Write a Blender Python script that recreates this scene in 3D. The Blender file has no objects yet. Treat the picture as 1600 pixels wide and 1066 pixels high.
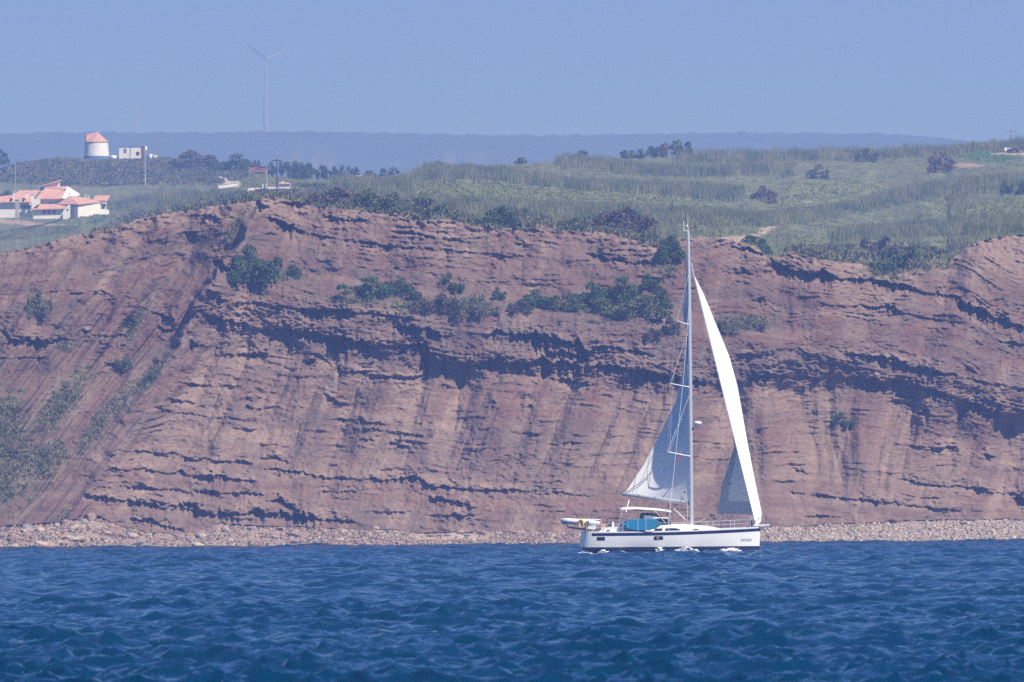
import bpy, bmesh, math, random
import numpy as np
from mathutils import Vector, Matrix

random.seed(7)
rng = np.random.default_rng(11)
R = math.radians
SC = bpy.context.scene
COL = SC.collection

# ------------------------------------------------------------------ camera, sky, sun, exposure
F = 17800.0            # focal length in photograph pixels (1600 wide)
CAMH = 2.2             # the camera stands on another boat, just above the sea
HY = 817.0             # row of the horizon
ROLL = R(0.42)         # the camera is held slightly off level
cam_d = bpy.data.cameras.new('camera')
cam = bpy.data.objects.new('camera', cam_d)
COL.objects.link(cam)
cam.location = (0, 0, CAMH)
cam.rotation_euler = (R(90), ROLL, 0)
cam_d.sensor_fit = 'HORIZONTAL'
cam_d.sensor_width = 36.0
cam_d.lens = 36.0 * F / 1600.0
cam_d.shift_y = (HY - 533.0) / 1600.0
cam_d.clip_start = 1.0
cam_d.clip_end = 40000.0
cam_d.dof.use_dof = True
cam_d.dof.focus_distance = 870.0
cam_d.dof.aperture_fstop = 8.0
SC.camera = cam

SUN_AZ, SUN_EL = 47.0, 50.0        # degrees right of the direction behind the camera; elevation
w = bpy.data.worlds.new('World')
SC.world = w
w.use_nodes = True
nt = w.node_tree
bg = nt.nodes['Background']
sky = nt.nodes.new('ShaderNodeTexSky')
sky.sky_type = 'NISHITA'
sky.sun_disc = False
sky.sun_elevation = R(SUN_EL)
sky.sun_rotation = R(180 - SUN_AZ)
sky.altitude = 0
sky.air_density = 1.0
sky.dust_density = 0.3
sky.ozone_density = 4.0
tn = nt.nodes.new('ShaderNodeMix'); tn.data_type = 'RGBA'; tn.blend_type = 'MULTIPLY'; tn.inputs['Factor'].default_value = 1
tn.inputs['B'].default_value = (0.24, 0.62, 1.25, 1)      # the whole sky a little bluer, as the camera saw it
nt.links.new(sky.outputs[0], tn.inputs['A'])
nt.links.new(tn.outputs['Result'], bg.inputs[0])
bg.inputs[1].default_value = 0.056

sd = bpy.data.lights.new('sun', 'SUN')
sd.energy = 5.0
sd.angle = R(0.53)
sd.color = (1.0, 0.95, 0.88)
sun = bpy.data.objects.new('sun', sd)
COL.objects.link(sun)
sv = Vector((math.sin(R(SUN_AZ)) * math.cos(R(SUN_EL)), -math.cos(R(SUN_AZ)) * math.cos(R(SUN_EL)), math.sin(R(SUN_EL))))
sun.rotation_euler = sv.to_track_quat('Z', 'Y').to_euler()
sun.location = (0, 0, 300)

SC.view_settings.view_transform = 'Standard'
SC.view_settings.look = 'None'
SC.view_settings.exposure = 0.46
SC.view_settings.gamma = 1.0
SC.render.engine = 'CYCLES'
cy = SC.cycles
cy.max_bounces = 6
cy.diffuse_bounces = 2
cy.glossy_bounces = 3
cy.transmission_bounces = 3
cy.transparent_max_bounces = 8
cy.volume_bounces = 1
cy.caustics_reflective = False
cy.caustics_refractive = False
cy.sample_clamp_indirect = 2.0
cy.sample_clamp_direct = 3.0
cy.use_denoising = False       # the grain that is left looks like the long lens's own
cy.use_adaptive_sampling = False

# ------------------------------------------------------------------ helpers
def unp(px, py, D):                   # picture column and row at depth D -> world x and z
    dx, dy = px - 800.0, py - HY
    return (dx - dy * ROLL) / F * D, CAMH - (dy + dx * ROLL) / F * D

def at(px, py, D):
    x, z = unp(px, py, D)
    return Vector((x, D, z))

def ip(x, pts):
    a = np.asarray(pts, float)
    return np.interp(x, a[:, 0], a[:, 1])

def ips(x, pts):                      # smooth (cosine) interpolation
    a = np.asarray(pts, float)
    x = np.asarray(x, float)
    i = np.clip(np.searchsorted(a[:, 0], x) - 1, 0, len(a) - 2)
    t = np.clip((x - a[i, 0]) / (a[i + 1, 0] - a[i, 0]), 0, 1)
    t = t * t * (3 - 2 * t)
    return a[i, 1] * (1 - t) + a[i + 1, 1] * t

def pn(x, y, seed=0):                 # 2-D gradient noise, about -1..1
    x = np.asarray(x, np.float64); y = np.asarray(y, np.float64)
    xi = np.floor(x).astype(np.int64); yi = np.floor(y).astype(np.int64)
    xf = x - xi; yf = y - yi
    def g(ix, iy):
        h = (ix * 374761393 + iy * 668265263 + seed * 974634777) & 0xffffffff
        h = ((h ^ (h >> 13)) * 1274126177) & 0xffffffff
        h = (h ^ (h >> 16)) & 0xffff
        return h * (2 * np.pi / 65536.0)
    u = xf * xf * xf * (xf * (xf * 6 - 15) + 10)
    v = yf * yf * yf * (yf * (yf * 6 - 15) + 10)
    def d(ix, iy, dx, dy):
        a = g(ix, iy)
        return np.cos(a) * dx + np.sin(a) * dy
    n00 = d(xi, yi, xf, yf); n10 = d(xi + 1, yi, xf - 1, yf)
    n01 = d(xi, yi + 1, xf, yf - 1); n11 = d(xi + 1, yi + 1, xf - 1, yf - 1)
    return 1.5 * ((n00 * (1 - u) + n10 * u) * (1 - v) + (n01 * (1 - u) + n11 * u) * v)

def fbm(x, y, oct=4, seed=0, gain=0.5, lac=2.03):
    s = 0; a = 1.0; t = 0
    for k in range(oct):
        s = s + a * pn(x, y, seed + 17 * k); t += a
        a *= gain; x = x * lac + 3.1; y = y * lac + 1.7
    return s / t

def ridged(x, y, oct=3, seed=0):
    s = 0; a = 1.0; t = 0
    for k in range(oct):
        s = s + a * (1 - 2 * np.abs(pn(x, y, seed + 17 * k))); t += a
        a *= 0.5; x = x * 2.1 + 5.2; y = y * 2.1 + 0.7
    return s / t

def sstep(a, b, x):
    t = np.clip((x - a) / (b - a), 0, 1)
    return t * t * (3 - 2 * t)

def inpoly(x, y, poly):
    r = np.zeros(np.shape(x), bool)
    n = len(poly)
    for i in range(n):
        x1, y1 = poly[i]; x2, y2 = poly[(i + 1) % n]
        c = ((y1 > y) != (y2 > y)) & (x < (x2 - x1) * (y - y1) / (y2 - y1 + 1e-9) + x1)
        r ^= c
    return r

def fast_mesh(name, v, f, smooth=False, col=None):
    """v (n,3), f (m,k) of one face size k; col (n,3) linear albedo"""
    v = np.asarray(v, np.float32); f = np.asarray(f, np.int32)
    m = bpy.data.meshes.new(name)
    k = f.shape[1]
    m.vertices.add(len(v)); m.vertices.foreach_set('co', v.ravel())
    m.loops.add(f.size); m.loops.foreach_set('vertex_index', f.ravel())
    m.polygons.add(len(f))
    m.polygons.foreach_set('loop_start', np.arange(0, f.size, k, dtype=np.int32))
    m.polygons.foreach_set('loop_total', np.full(len(f), k, np.int32))
    m.polygons.foreach_set('use_smooth', np.full(len(f), smooth, bool))
    if col is not None:
        a = m.attributes.new('tint', 'FLOAT_COLOR', 'POINT')
        c = np.ones((len(v), 4), np.float32); c[:, :3] = col
        a.data.foreach_set('color', c.ravel())
    m.update(); m.validate()
    return m

def grid_faces(nr, nc):
    i = np.arange(nr * nc).reshape(nr, nc)
    return np.stack([i[:-1, :-1], i[:-1, 1:], i[1:, 1:], i[1:, :-1]], -1).reshape(-1, 4)

def tag(o, label=None, cat=None, group=None, kind=None):
    if label: o['label'] = label
    if cat: o['category'] = cat
    if group: o['group'] = group
    if kind: o['kind'] = kind
    return o

def link(name, mesh, m=None, parent=None):
    o = bpy.data.objects.new(name, mesh)
    COL.objects.link(o)
    if m is not None and not mesh.materials: mesh.materials.append(m)
    if parent is not None: o.parent = parent
    return o

def empty(name, loc, label, cat, group=None):
    o = bpy.data.objects.new(name, None)
    COL.objects.link(o)
    o.location = loc
    return tag(o, label, cat, group)

class MB:
    """collects shapes, then links them as one mesh object"""
    def __init__(s): s.bm = bmesh.new()
    def face(s, pts):
        vs = [s.bm.verts.new(p) for p in pts]
        return s.bm.faces.new(vs)
    def hexa(s, p):                   # 8 points: 4 bottom ring, 4 top ring
        v = [s.bm.verts.new(q) for q in p]
        for q in ((3, 2, 1, 0), (4, 5, 6, 7), (0, 1, 5, 4), (1, 2, 6, 5), (2, 3, 7, 6), (3, 0, 4, 7)):
            s.bm.faces.new([v[i] for i in q])
        return s
    def box(s, x0, x1, y0, y1, z0, z1):
        return s.hexa([(x0, y0, z0), (x1, y0, z0), (x1, y1, z0), (x0, y1, z0), (x0, y0, z1), (x1, y0, z1), (x1, y1, z1), (x0, y1, z1)])
    def prism(s, poly, h):            # poly: list of 3-D points, h: offset vector
        h = Vector(h); n = len(poly)
        a = [s.bm.verts.new(p) for p in poly]; b = [s.bm.verts.new(Vector(p) + h) for p in poly]
        s.bm.faces.new(a[::-1]); s.bm.faces.new(b)
        for i in range(n): s.bm.faces.new([a[i], a[(i + 1) % n], b[(i + 1) % n], b[i]])
        return s
    def tube(s, pts, r, n=8, cap=True):
        pts = [Vector(p) for p in pts]
        rr = r if isinstance(r, (list, tuple)) else [r] * len(pts)
        rings = []
        for i, p in enumerate(pts):
            t = (pts[min(i + 1, len(pts) - 1)] - pts[max(i - 1, 0)]).normalized()
            u = t.cross(Vector((0, 0, 1)) if abs(t.z) < .9 else Vector((1, 0, 0))).normalized()
            q = t.cross(u)
            rings.append([s.bm.verts.new(p + (u * math.cos(a) + q * math.sin(a)) * rr[i]) for a in [2 * math.pi * k / n for k in range(n)]])
        for a, b in zip(rings, rings[1:]):
            for k in range(n): s.bm.faces.new([a[k], a[(k + 1) % n], b[(k + 1) % n], b[k]])
        if cap:
            s.face([v.co.copy() for v in rings[0][::-1]]); s.face([v.co.copy() for v in rings[-1]])
        return s
    def ball(s, c, r, sx=1, sy=1, sz=1, seg=12):
        mt = Matrix.Translation(c) @ Matrix.Diagonal((sx, sy, sz, 1))
        bmesh.ops.create_uvsphere(s.bm, u_segments=seg, v_segments=max(6, seg // 2), radius=r, matrix=mt)
        return s
    def lathe(s, c, prof, n=28):      # prof: (radius, z)
        rings = []
        for (r, z) in prof:
            rings.append([s.bm.verts.new((c[0] + r * math.cos(2 * math.pi * k / n), c[1] + r * math.sin(2 * math.pi * k / n), c[2] + z)) for k in range(n)])
        for a, b in zip(rings, rings[1:]):
            for k in range(n): s.bm.faces.new([a[k], a[(k + 1) % n], b[(k + 1) % n], b[k]])
        s.face([v.co.copy() for v in rings[0][::-1]]); s.face([v.co.copy() for v in rings[-1]])
        return s
    def surf(s, P):                   # P[row][col] points
        g = [[s.bm.verts.new(p) for p in row] for row in P]
        for a, b in zip(g, g[1:]):
            for k in range(len(a) - 1): s.bm.faces.new([a[k], a[k + 1], b[k + 1], b[k]])
        return s
    def build(s, name, m, parent=None, smooth=False):
        bmesh.ops.recalc_face_normals(s.bm, faces=s.bm.faces)
        me = bpy.data.meshes.new(name); s.bm.to_mesh(me); s.bm.free()
        if smooth: me.polygons.foreach_set('use_smooth', np.ones(len(me.polygons), bool))
        me.materials.append(m)
        o = bpy.data.objects.new(name, me); COL.objects.link(o)
        if parent is not None: o.parent = parent
        return o

# ------------------------------------------------------------------ materials
def mat(name, col, rough=0.6, spec=0.3, noise=0.0, nscale=3.0, metal=0.0, bump=0.0):
    m = bpy.data.materials.new(name); m.use_nodes = True
    n = m.node_tree.nodes; l = m.node_tree.links
    b = n['Principled BSDF']
    b.inputs['Base Color'].default_value = (*col, 1)
    b.inputs['Roughness'].default_value = rough
    b.inputs['Specular IOR Level'].default_value = spec
    b.inputs['Metallic'].default_value = metal
    if noise or bump:
        tc = n.new('ShaderNodeTexCoord'); nz = n.new('ShaderNodeTexNoise')
        nz.inputs['Scale'].default_value = nscale; nz.inputs['Detail'].default_value = 5
        l.new(tc.outputs['Object'], nz.inputs['Vector'])
        if noise:
            mr = n.new('ShaderNodeMapRange')
            mr.inputs['From Min'].default_value = 0.3; mr.inputs['From Max'].default_value = 0.7
            mr.inputs['To Min'].default_value = 1 - noise; mr.inputs['To Max'].default_value = 1 + noise
            l.new(nz.outputs['Fac'], mr.inputs['Value'])
            mx = n.new('ShaderNodeMix'); mx.data_type = 'RGBA'; mx.blend_type = 'MULTIPLY'
            mx.inputs['Factor'].default_value = 1
            mx.inputs['A'].default_value = (*col, 1)
            l.new(mr.outputs[0], mx.inputs['B'])
            l.new(mx.outputs['Result'], b.inputs['Base Color'])
        if bump:
            bp = n.new('ShaderNodeBump'); bp.inputs['Strength'].default_value = bump
            l.new(nz.outputs['Fac'], bp.inputs['Height']); l.new(bp.outputs[0], b.inputs['Normal'])
    return m

def tint_mat(name, rough=0.9, noise=0.25, nscale=1.0, bump=0.0, bscale=2.0, bdist=0.2, translucent=0.0):
    """albedo comes from the mesh attribute 'tint', varied by fine noise"""
    m = bpy.data.materials.new(name); m.use_nodes = True
    n = m.node_tree.nodes; l = m.node_tree.links
    b = n['Principled BSDF']
    b.inputs['Roughness'].default_value = rough
    b.inputs['Specular IOR Level'].default_value = 0.15
    at_ = n.new('ShaderNodeAttribute'); at_.attribute_name = 'tint'
    tc = n.new('ShaderNodeTexCoord'); nz = n.new('ShaderNodeTexNoise')
    nz.inputs['Scale'].default_value = nscale; nz.inputs['Detail'].default_value = 6; nz.inputs['Roughness'].default_value = 0.65
    l.new(tc.outputs['Object'], nz.inputs['Vector'])
    mr = n.new('ShaderNodeMapRange')
    mr.inputs['From Min'].default_value = 0.3; mr.inputs['From Max'].default_value = 0.7
    mr.inputs['To Min'].default_value = 1 - noise; mr.inputs['To Max'].default_value = 1 + noise
    l.new(nz.outputs['Fac'], mr.inputs['Value'])
    mx = n.new('ShaderNodeMix'); mx.data_type = 'RGBA'; mx.blend_type = 'MULTIPLY'; mx.inputs['Factor'].default_value = 1
    l.new(at_.outputs['Color'], mx.inputs['A']); l.new(mr.outputs[0], mx.inputs['B'])
    l.new(mx.outputs['Result'], b.inputs['Base Color'])
    if bump:
        n2 = n.new('ShaderNodeTexNoise'); n2.inputs['Scale'].default_value = bscale; n2.inputs['Detail'].default_value = 6
        n2.inputs['Roughness'].default_value = 0.7
        l.new(tc.outputs['Object'], n2.inputs['Vector'])
        bp = n.new('ShaderNodeBump'); bp.inputs['Strength'].default_value = bump; bp.inputs['Distance'].default_value = bdist
        l.new(n2.outputs['Fac'], bp.inputs['Height']); l.new(bp.outputs[0], b.inputs['Normal'])
    if translucent:
        tr = n.new('ShaderNodeBsdfTranslucent'); ms = n.new('ShaderNodeMixShader')
        ms.inputs[0].default_value = translucent
        l.new(mx.outputs['Result'], tr.inputs['Color'])
        l.new(b.outputs[0], ms.inputs[1]); l.new(tr.outputs[0], ms.inputs[2])
        l.new(ms.outputs[0], n['Material Output'].inputs['Surface'])
    return m

# ------------------------------------------------------------------ the coast: shared curves (photograph columns)
def D_shore(x): return 1236.0 + 0.020 * (np.asarray(x, float) - 800) + 5.0 * np.sin(np.asarray(x, float) / 310.0 + 1.0)
EDGE = [(-300, 425), (0, 397), (60, 385), (110, 370), (150, 362), (200, 350), (250, 336), (300, 328), (330, 322), (380, 316), (400, 313), (430, 309),
        (460, 313), (480, 320), (510, 324), (540, 326), (580, 333), (620, 336), (650, 345), (700, 343), (735, 352), (760, 357), (800, 357),
        (830, 356), (862, 357), (875, 365), (885, 361), (920, 362), (935, 363), (960, 367), (990, 375), (1010, 385), (1025, 388), (1060, 372),
        (1085, 370), (1120, 372), (1150, 378), (1180, 385), (1200, 402), (1212, 402), (1235, 392), (1250, 398), (1280, 405), (1320, 410),
        (1350, 412), (1370, 428), (1395, 432), (1420, 420), (1440, 408), (1455, 405), (1470, 412), (1478, 420), (1485, 408), (1510, 385),
        (1540, 375), (1570, 370), (1600, 367), (1900, 350)]
FOOT = [(-300, 830), (0, 818), (100, 812), (140, 800), (200, 822), (250, 830), (300, 833), (345, 816), (450, 820), (600, 825), (660, 829), (800, 827),
        (880, 830), (1000, 829), (1200, 820), (1350, 813), (1500, 809), (1600, 808), (1900, 806)]
SKYL = [(-300, 285), (0, 263), (30, 255), (60, 249), (100, 246), (130, 247), (250, 246), (300, 250), (340, 258), (390, 268), (430, 277), (480, 279), (540, 281),
        (600, 276), (640, 270), (680, 264), (740, 260), (820, 256), (900, 251), (980, 247), (1060, 245), (1150, 243), (1250, 241), (1350, 239), (1450, 235),
        (1540, 226), (1600, 222), (1900, 205)]
def edge_y(x): return ip(x, EDGE) + 1.3 * pn(np.asarray(x) / 9.0, np.asarray(x) * 0 + 3.3, 5) + 0.8 * pn(np.asarray(x) / 3.7, np.asarray(x) * 0 + 1.3, 6)
def foot_y(x): return ips(x, FOOT) + 3.0 + 2.0 * pn(np.asarray(x) / 22.0, np.asarray(x) * 0 + 8.3, 8)

# ------------------------------------------------------------------ sea
def build_sea():
    inner = np.linspace(-0.075, 0.075, 232)
    side = np.array([0.077, 0.08, 0.085, 0.095, 0.11, 0.15, 0.2, 0.3])
    t = np.concatenate([-side[::-1], inner, side])
    step = lambda q: np.clip(0.0012 * q, 0.1, 0.62)
    rows = [122.0]
    while rows[-1] < 1330: rows.append(rows[-1] + float(step(rows[-1])))
    d = np.array([20.0, 50.0, 80.0] + rows)
    Dm, Tm = np.meshgrid(d, t, indexing='ij')
    X = (Dm * Tm); Y = Dm.copy(); Z = np.zeros_like(X)
    dr = step(Dm)
    rr = np.random.default_rng(5)
    DX = np.zeros_like(X); DY = np.zeros_like(X)
    for k in range(170):
        lam = 0.36 * (8.0 / 0.36) ** (rr.random() ** 1.45)
        th = R(250) + rr.normal(0, 0.5 if lam > 4 else 0.8)
        kk = 2 * np.pi / lam
        amp = 0.0165 * lam ** 0.60 * (0.5 + rr.random()) * 0.62
        if lam > 2.5: amp *= 0.55
        cx, cy_ = math.cos(th), math.sin(th)
        ph = kk * (cx * X + cy_ * Y) + rr.random() * 6.283
        att = sstep(1.9, 3.6, lam / (dr * (0.35 + abs(cy_) * 0.65)))
        # gusts: patches of steeper and of flatter water
        a = amp * att
        s, c = np.sin(ph), np.cos(ph)
        Z += a * c
        DX -= 0.9 * a * cx * s; DY -= 0.9 * a * cy_ * s
    gust = 1 + 0.6 * fbm(X / 9.0, Y / 40.0, 4, 91)
    far = 1 + 0.5 * sstep(250, 800, Dm)
    edge = 1 - sstep(0.066, 0.082, np.abs(Tm)) * .9
    m = gust * far * edge
    v = np.stack([X + DX * m, Y + DY * m, Z * m - 0.27], -1).reshape(-1, 3)
    f = grid_faces(len(d), len(t))
    n0 = len(v)
    q = np.array([(-7900, -3900, -0.9), (7900, -3900, -0.9), (7900, 12400, -0.9), (-7900, 12400, -0.9)], float)
    v = np.concatenate([v, q]); f = np.concatenate([f, [[n0, n0 + 1, n0 + 2, n0 + 3]]])
    me = fast_mesh('sea', v, f, True)
    m = bpy.data.materials.new('sea_water'); m.use_nodes = True
    n = m.node_tree.nodes; l = m.node_tree.links
    b = n['Principled BSDF']
    b.inputs['Base Color'].default_value = (0.0001, 0.030, 0.078, 1)
    b.inputs['Roughness'].default_value = 0.05
    b.inputs['IOR'].default_value = 1.333
    tc = n.new('ShaderNodeTexCoord')
    def nz(sx, sy, sc, det):
        mp = n.new('ShaderNodeMapping'); mp.inputs['Scale'].default_value = (sx, sy, 1)
        t_ = n.new('ShaderNodeTexNoise'); t_.inputs['Scale'].default_value = sc; t_.inputs['Detail'].default_value = det
        t_.inputs['Roughness'].default_value = 0.6
        l.new(tc.outputs['Object'], mp.inputs['Vector']); l.new(mp.outputs[0], t_.inputs['Vector'])
        return t_
    a1 = nz(1.0, 0.6, 1.8, 6); a2 = nz(1.0, 0.7, 5.0, 4)
    b1 = n.new('ShaderNodeBump'); b1.inputs['Strength'].default_value = 0.6; b1.inputs['Distance'].default_value = 0.3
    b2 = n.new('ShaderNodeBump'); b2.inputs['Strength'].default_value = 0.4; b2.inputs['Distance'].default_value = 0.05
    l.new(a1.outputs['Fac'], b1.inputs['Height']); l.new(a2.outputs['Fac'], b2.inputs['Height'])
    l.new(b1.outputs[0], b2.inputs['Normal']); l.new(b2.outputs[0], b.inputs['Normal'])
    tag(link('sea', me, m), 'deep blue choppy sea in front of the red cliff', None, None, 'structure')
build_sea()

# ------------------------------------------------------------------ cliff
# ledges seen in the photograph: rows of (column, row, height of the dark undercut)
LEDGES = [
 [(330, 466, 5), (365, 474, 5), (413, 476, 7), (440, 480, 5), (494, 491, 16), (536, 490, 10), (581, 491, 8), (632, 498, 6), (660, 505, 3)],
 [(312, 487, 12), (337, 501, 14), (384, 510, 10), (410, 516, 6), (441, 521, 16), (483, 524, 17), (515, 534, 12), (539, 538, 20), (581, 541, 15), (612, 541, 8), (638, 545, 10), (663, 552, 26), (696, 572, 14), (735, 572, 14), (775, 566, 9), (814, 569, 9), (848, 569, 14), (870, 575, 16), (905, 577, 14), (943, 575, 9), (972, 583, 14), (1000, 586, 16), (1040, 592, 18), (1080, 600, 18), (1110, 600, 12)],
 [(612, 514, 7), (638, 516, 12), (672, 520, 14), (690, 528, 4), (720, 523, 3)],
 [(757, 527, 8), (783, 519, 12), (803, 530, 15), (834, 532, 21), (867, 534, 19), (900, 545, 26), (918, 552, 20), (940, 545, 8), (975, 548, 8), (1030, 560, 5)],
 [(853, 552, 16), (884, 556, 26), (918, 560, 22)],
 [(298, 538, 18), (325, 543, 8)],
 [(330, 555, 3), (362, 555, 5), (396, 556, 7), (420, 552, 3)],
 [(478, 553, 8), (498, 554, 5), (520, 574, 3)], [(480, 567, 6), (496, 569, 4)],
 [(522, 579, 7), (540, 582, 7), (567, 584, 8), (581, 587, 4), (621, 590, 4), (635, 591, 8), (662, 594, 9)],
 [(518, 656, 5), (550, 658, 7), (598, 663, 9)], [(558, 670, 5), (600, 673, 5)], [(563, 687, 5), (584, 689, 5)],
 [(503, 616, 4), (525, 623, 7), (540, 620, 5)], [(384, 636, 8), (400, 640, 10), (412, 640, 3)],
 [(300, 600, 4), (330, 604, 4), (373, 604, 3)], [(300, 649, 2), (346, 653, 3), (400, 657, 3)],
 [(804, 584, 4), (839, 586, 4)], [(859, 591, 4), (880, 595, 7), (910, 601, 6), (930, 603, 3)],
 [(757, 630, 4), (775, 631, 9)], [(812, 634, 4), (832, 637, 10)],
 [(606, 676, 3), (676, 684, 3)], [(825, 679, 5), (850, 680, 4)], [(859, 694, 6), (904, 693, 5)], [(608, 694, 8), (640, 700, 6)], [(734, 706, 7), (752, 706, 6)],
 [(402, 716, 6), (430, 719, 7), (455, 725, 7)],
 [(410, 733, 4), (428, 736, 8), (466, 739, 8), (503, 749, 8), (530, 748, 4), (562, 750, 8), (600, 753, 9), (650, 749, 12), (672, 761, 9), (694, 764, 8), (744, 766, 7), (769, 769, 8), (806, 769, 9), (830, 768, 5), (869, 770, 4), (897, 774, 4), (930, 776, 3)],
 [(672, 782, 7), (700, 785, 8), (714, 787, 7), (736, 795, 9)],
 [(426, 783, 12), (441, 787, 18), (452, 795, 16), (470, 806, 10)],
 [(262, 793, 8), (295, 795, 14), (320, 802, 14), (352, 808, 15), (375, 806, 12), (400, 804, 12), (437, 807, 18), (475, 816, 22), (494, 814, 12), (530, 816, 10), (556, 817, 7)],
 [(500, 770, 5), (562, 770, 5)], [(580, 800, 4), (610, 802, 4), (640, 800, 3)], [(690, 806, 9), (716, 810, 12), (740, 806, 6)],
 [(180, 705, 4), (225, 708, 6), (267, 712, 6), (315, 718, 8), (345, 722, 6), (400, 726, 6)],
 [(163, 736, 7), (190, 737, 6), (225, 736, 8), (262, 741, 9), (281, 740, 10), (310, 746, 6), (338, 747, 9), (370, 752, 8), (400, 754, 8)],
 [(183, 762, 4), (215, 763, 8), (253, 766, 5), (290, 770, 4), (332, 770, 7), (394, 774, 7), (415, 776, 4)],
 [(132, 777, 12), (155, 780, 14), (185, 783, 9), (239, 791, 12), (262, 795, 5)],
 [(200, 813, 6), (234, 819, 10), (260, 825, 10), (286, 831, 11)],
 [(239, 636, 3), (281, 647, 4), (320, 650, 3)], [(259, 626, 4), (282, 629, 6), (303, 631, 5)], [(281, 600, 4), (310, 604, 6), (334, 606, 4)],
 [(140, 456, 4), (160, 459, 8), (178, 463, 6)], [(108, 462, 4), (140, 460, 3)], [(194, 464, 3), (220, 470, 3)],
 [(-20, 515, 5), (0, 518, 6), (28, 538, 10), (56, 540, 14), (80, 534, 9), (106, 530, 4)], [(125, 518, 9), (150, 525, 7), (170, 528, 6), (197, 526, 8)],
 [(234, 487, 5), (252, 494, 10), (272, 501, 10)], [(243, 511, 6), (260, 518, 8), (276, 517, 4)], [(160, 569, 5), (180, 572, 6)], [(-20, 558, 3), (0, 560, 3), (50, 560, 4), (84, 560, 4)],
 [(1145, 386, 7), (1170, 392, 8), (1200, 404, 10)],
 [(1205, 414, 10), (1230, 427, 12), (1248, 431, 12), (1275, 434, 16), (1300, 434, 13), (1330, 439, 9), (1363, 442, 9), (1395, 448, 16), (1428, 455, 12), (1452, 458, 11), (1481, 464, 11), (1505, 476, 8)],
 [(1280, 476, 4), (1300, 478, 3), (1346, 480, 6), (1389, 485, 9), (1428, 493, 5), (1481, 504, 5), (1505, 508, 3)],
 [(1496, 476, 10), (1512, 486, 20), (1530, 494, 24), (1552, 502, 12), (1580, 510, 13), (1600, 513, 16), (1640, 520, 10)],
 [(1560, 536, 4), (1582, 540, 9), (1600, 541, 6), (1640, 541, 4)],
 [(1318, 554, 5), (1345, 557, 9), (1386, 563, 12), (1428, 577, 13), (1471, 585, 11), (1520, 596, 5), (1560, 604, 5), (1600, 610, 5), (1650, 620, 4)],
 [(1332, 590, 5), (1360, 594, 9), (1382, 600, 14), (1415, 598, 9), (1451, 613, 12), (1494, 626, 8), (1530, 638, 9), (1551, 648, 18), (1570, 654, 22), (1590, 652, 12), (1640, 655, 9)],
 [(1170, 593, 5), (1215, 586, 9), (1240, 592, 5), (1258, 591, 9), (1290, 591, 7)],
 [(1150, 561, 5), (1170, 559, 9), (1192, 555, 7)], [(1246, 555, 6), (1260, 556, 9), (1272, 557, 6)],
 [(1384, 627, 4), (1440, 632, 5)], [(1432, 645, 8), (1450, 648, 14)], [(1125, 425, 3), (1150, 427, 4), (1172, 429, 4)], [(1178, 470, 8), (1196, 474, 9)],
 [(1420, 697, 3), (1455, 699, 5), (1468, 703, 14), (1480, 701, 8), (1500, 703, 3)], [(1536, 712, 6), (1548, 716, 12), (1560, 714, 4)],
 [(1235, 769, 5), (1285, 776, 4), (1344, 783, 6), (1397, 787, 5), (1451, 794, 5), (1500, 800, 4)],
 [(1403, 748, 4), (1451, 760, 5), (1501, 762, 5), (1544, 771, 7), (1600, 775, 4)], [(1240, 732, 6), (1260, 741, 8), (1272, 740, 4)],
 [(1258, 808, 4), (1320, 808, 5)], [(1585, 780, 12), (1600, 790, 26), (1650, 795, 20)],
 [(605, 352, 3), (650, 358, 3), (700, 366, 3)], [(610, 362, 4), (648, 368, 6), (690, 373, 3), (728, 379, 3)],
 [(600, 386, 5), (640, 389, 4), (663, 391, 6), (696, 392, 5), (740, 396, 4), (791, 401, 5), (820, 403, 3)], [(804, 383, 4), (824, 386, 5)],
 [(915, 396, 4), (935, 402, 5), (955, 408, 6), (990, 412, 5), (1025, 411, 7), (1050, 413, 6)], [(940, 396, 3), (975, 404, 6)],
 [(613, 419, 4), (632, 423, 3)], [(667, 427, 3), (698, 432, 3)],
 [(398, 314, 6), (406, 322, 14), (416, 324, 6), (440, 317, 3), (462, 320, 10), (480, 323, 10), (507, 325, 7)],
 [(418, 343, 9), (430, 347, 12), (445, 356, 11), (460, 360, 5), (507, 371, 6), (550, 378, 5), (606, 386, 5)],
 [(505, 341, 6), (530, 345, 9), (552, 347, 8), (575, 344, 4)], [(322, 338, 8), (342, 343, 9)],
 [(336, 405, 12), (346, 414, 20), (356, 424, 16)], [(328, 438, 14), (336, 448, 14)], [(326, 456, 8), (345, 466, 8)],
]
BED0 = [(-300, 380), (0, 420), (330, 350), (420, 343), (507, 371), (606, 388), (791, 400), (951, 408), (1030, 410), (1150, 392), (1248, 432), (1395, 448), (1481, 462), (1600, 512), (1900, 560)]
BED1 = [(-300, 545), (0, 540), (175, 550), (320, 487), (480, 524), (600, 552), (735, 572), (862, 577), (1000, 588), (1080, 602), (1215, 588), (1300, 575), (1386, 585), (1471, 606), (1600, 650), (1900, 720)]
BED2 = [(-300, 735), (166, 736), (281, 741), (400, 754), (503, 749), (600, 753), (744, 766), (897, 774), (1240, 772), (1344, 783), (1451, 794), (1600, 806), (1900, 820)]

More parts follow.
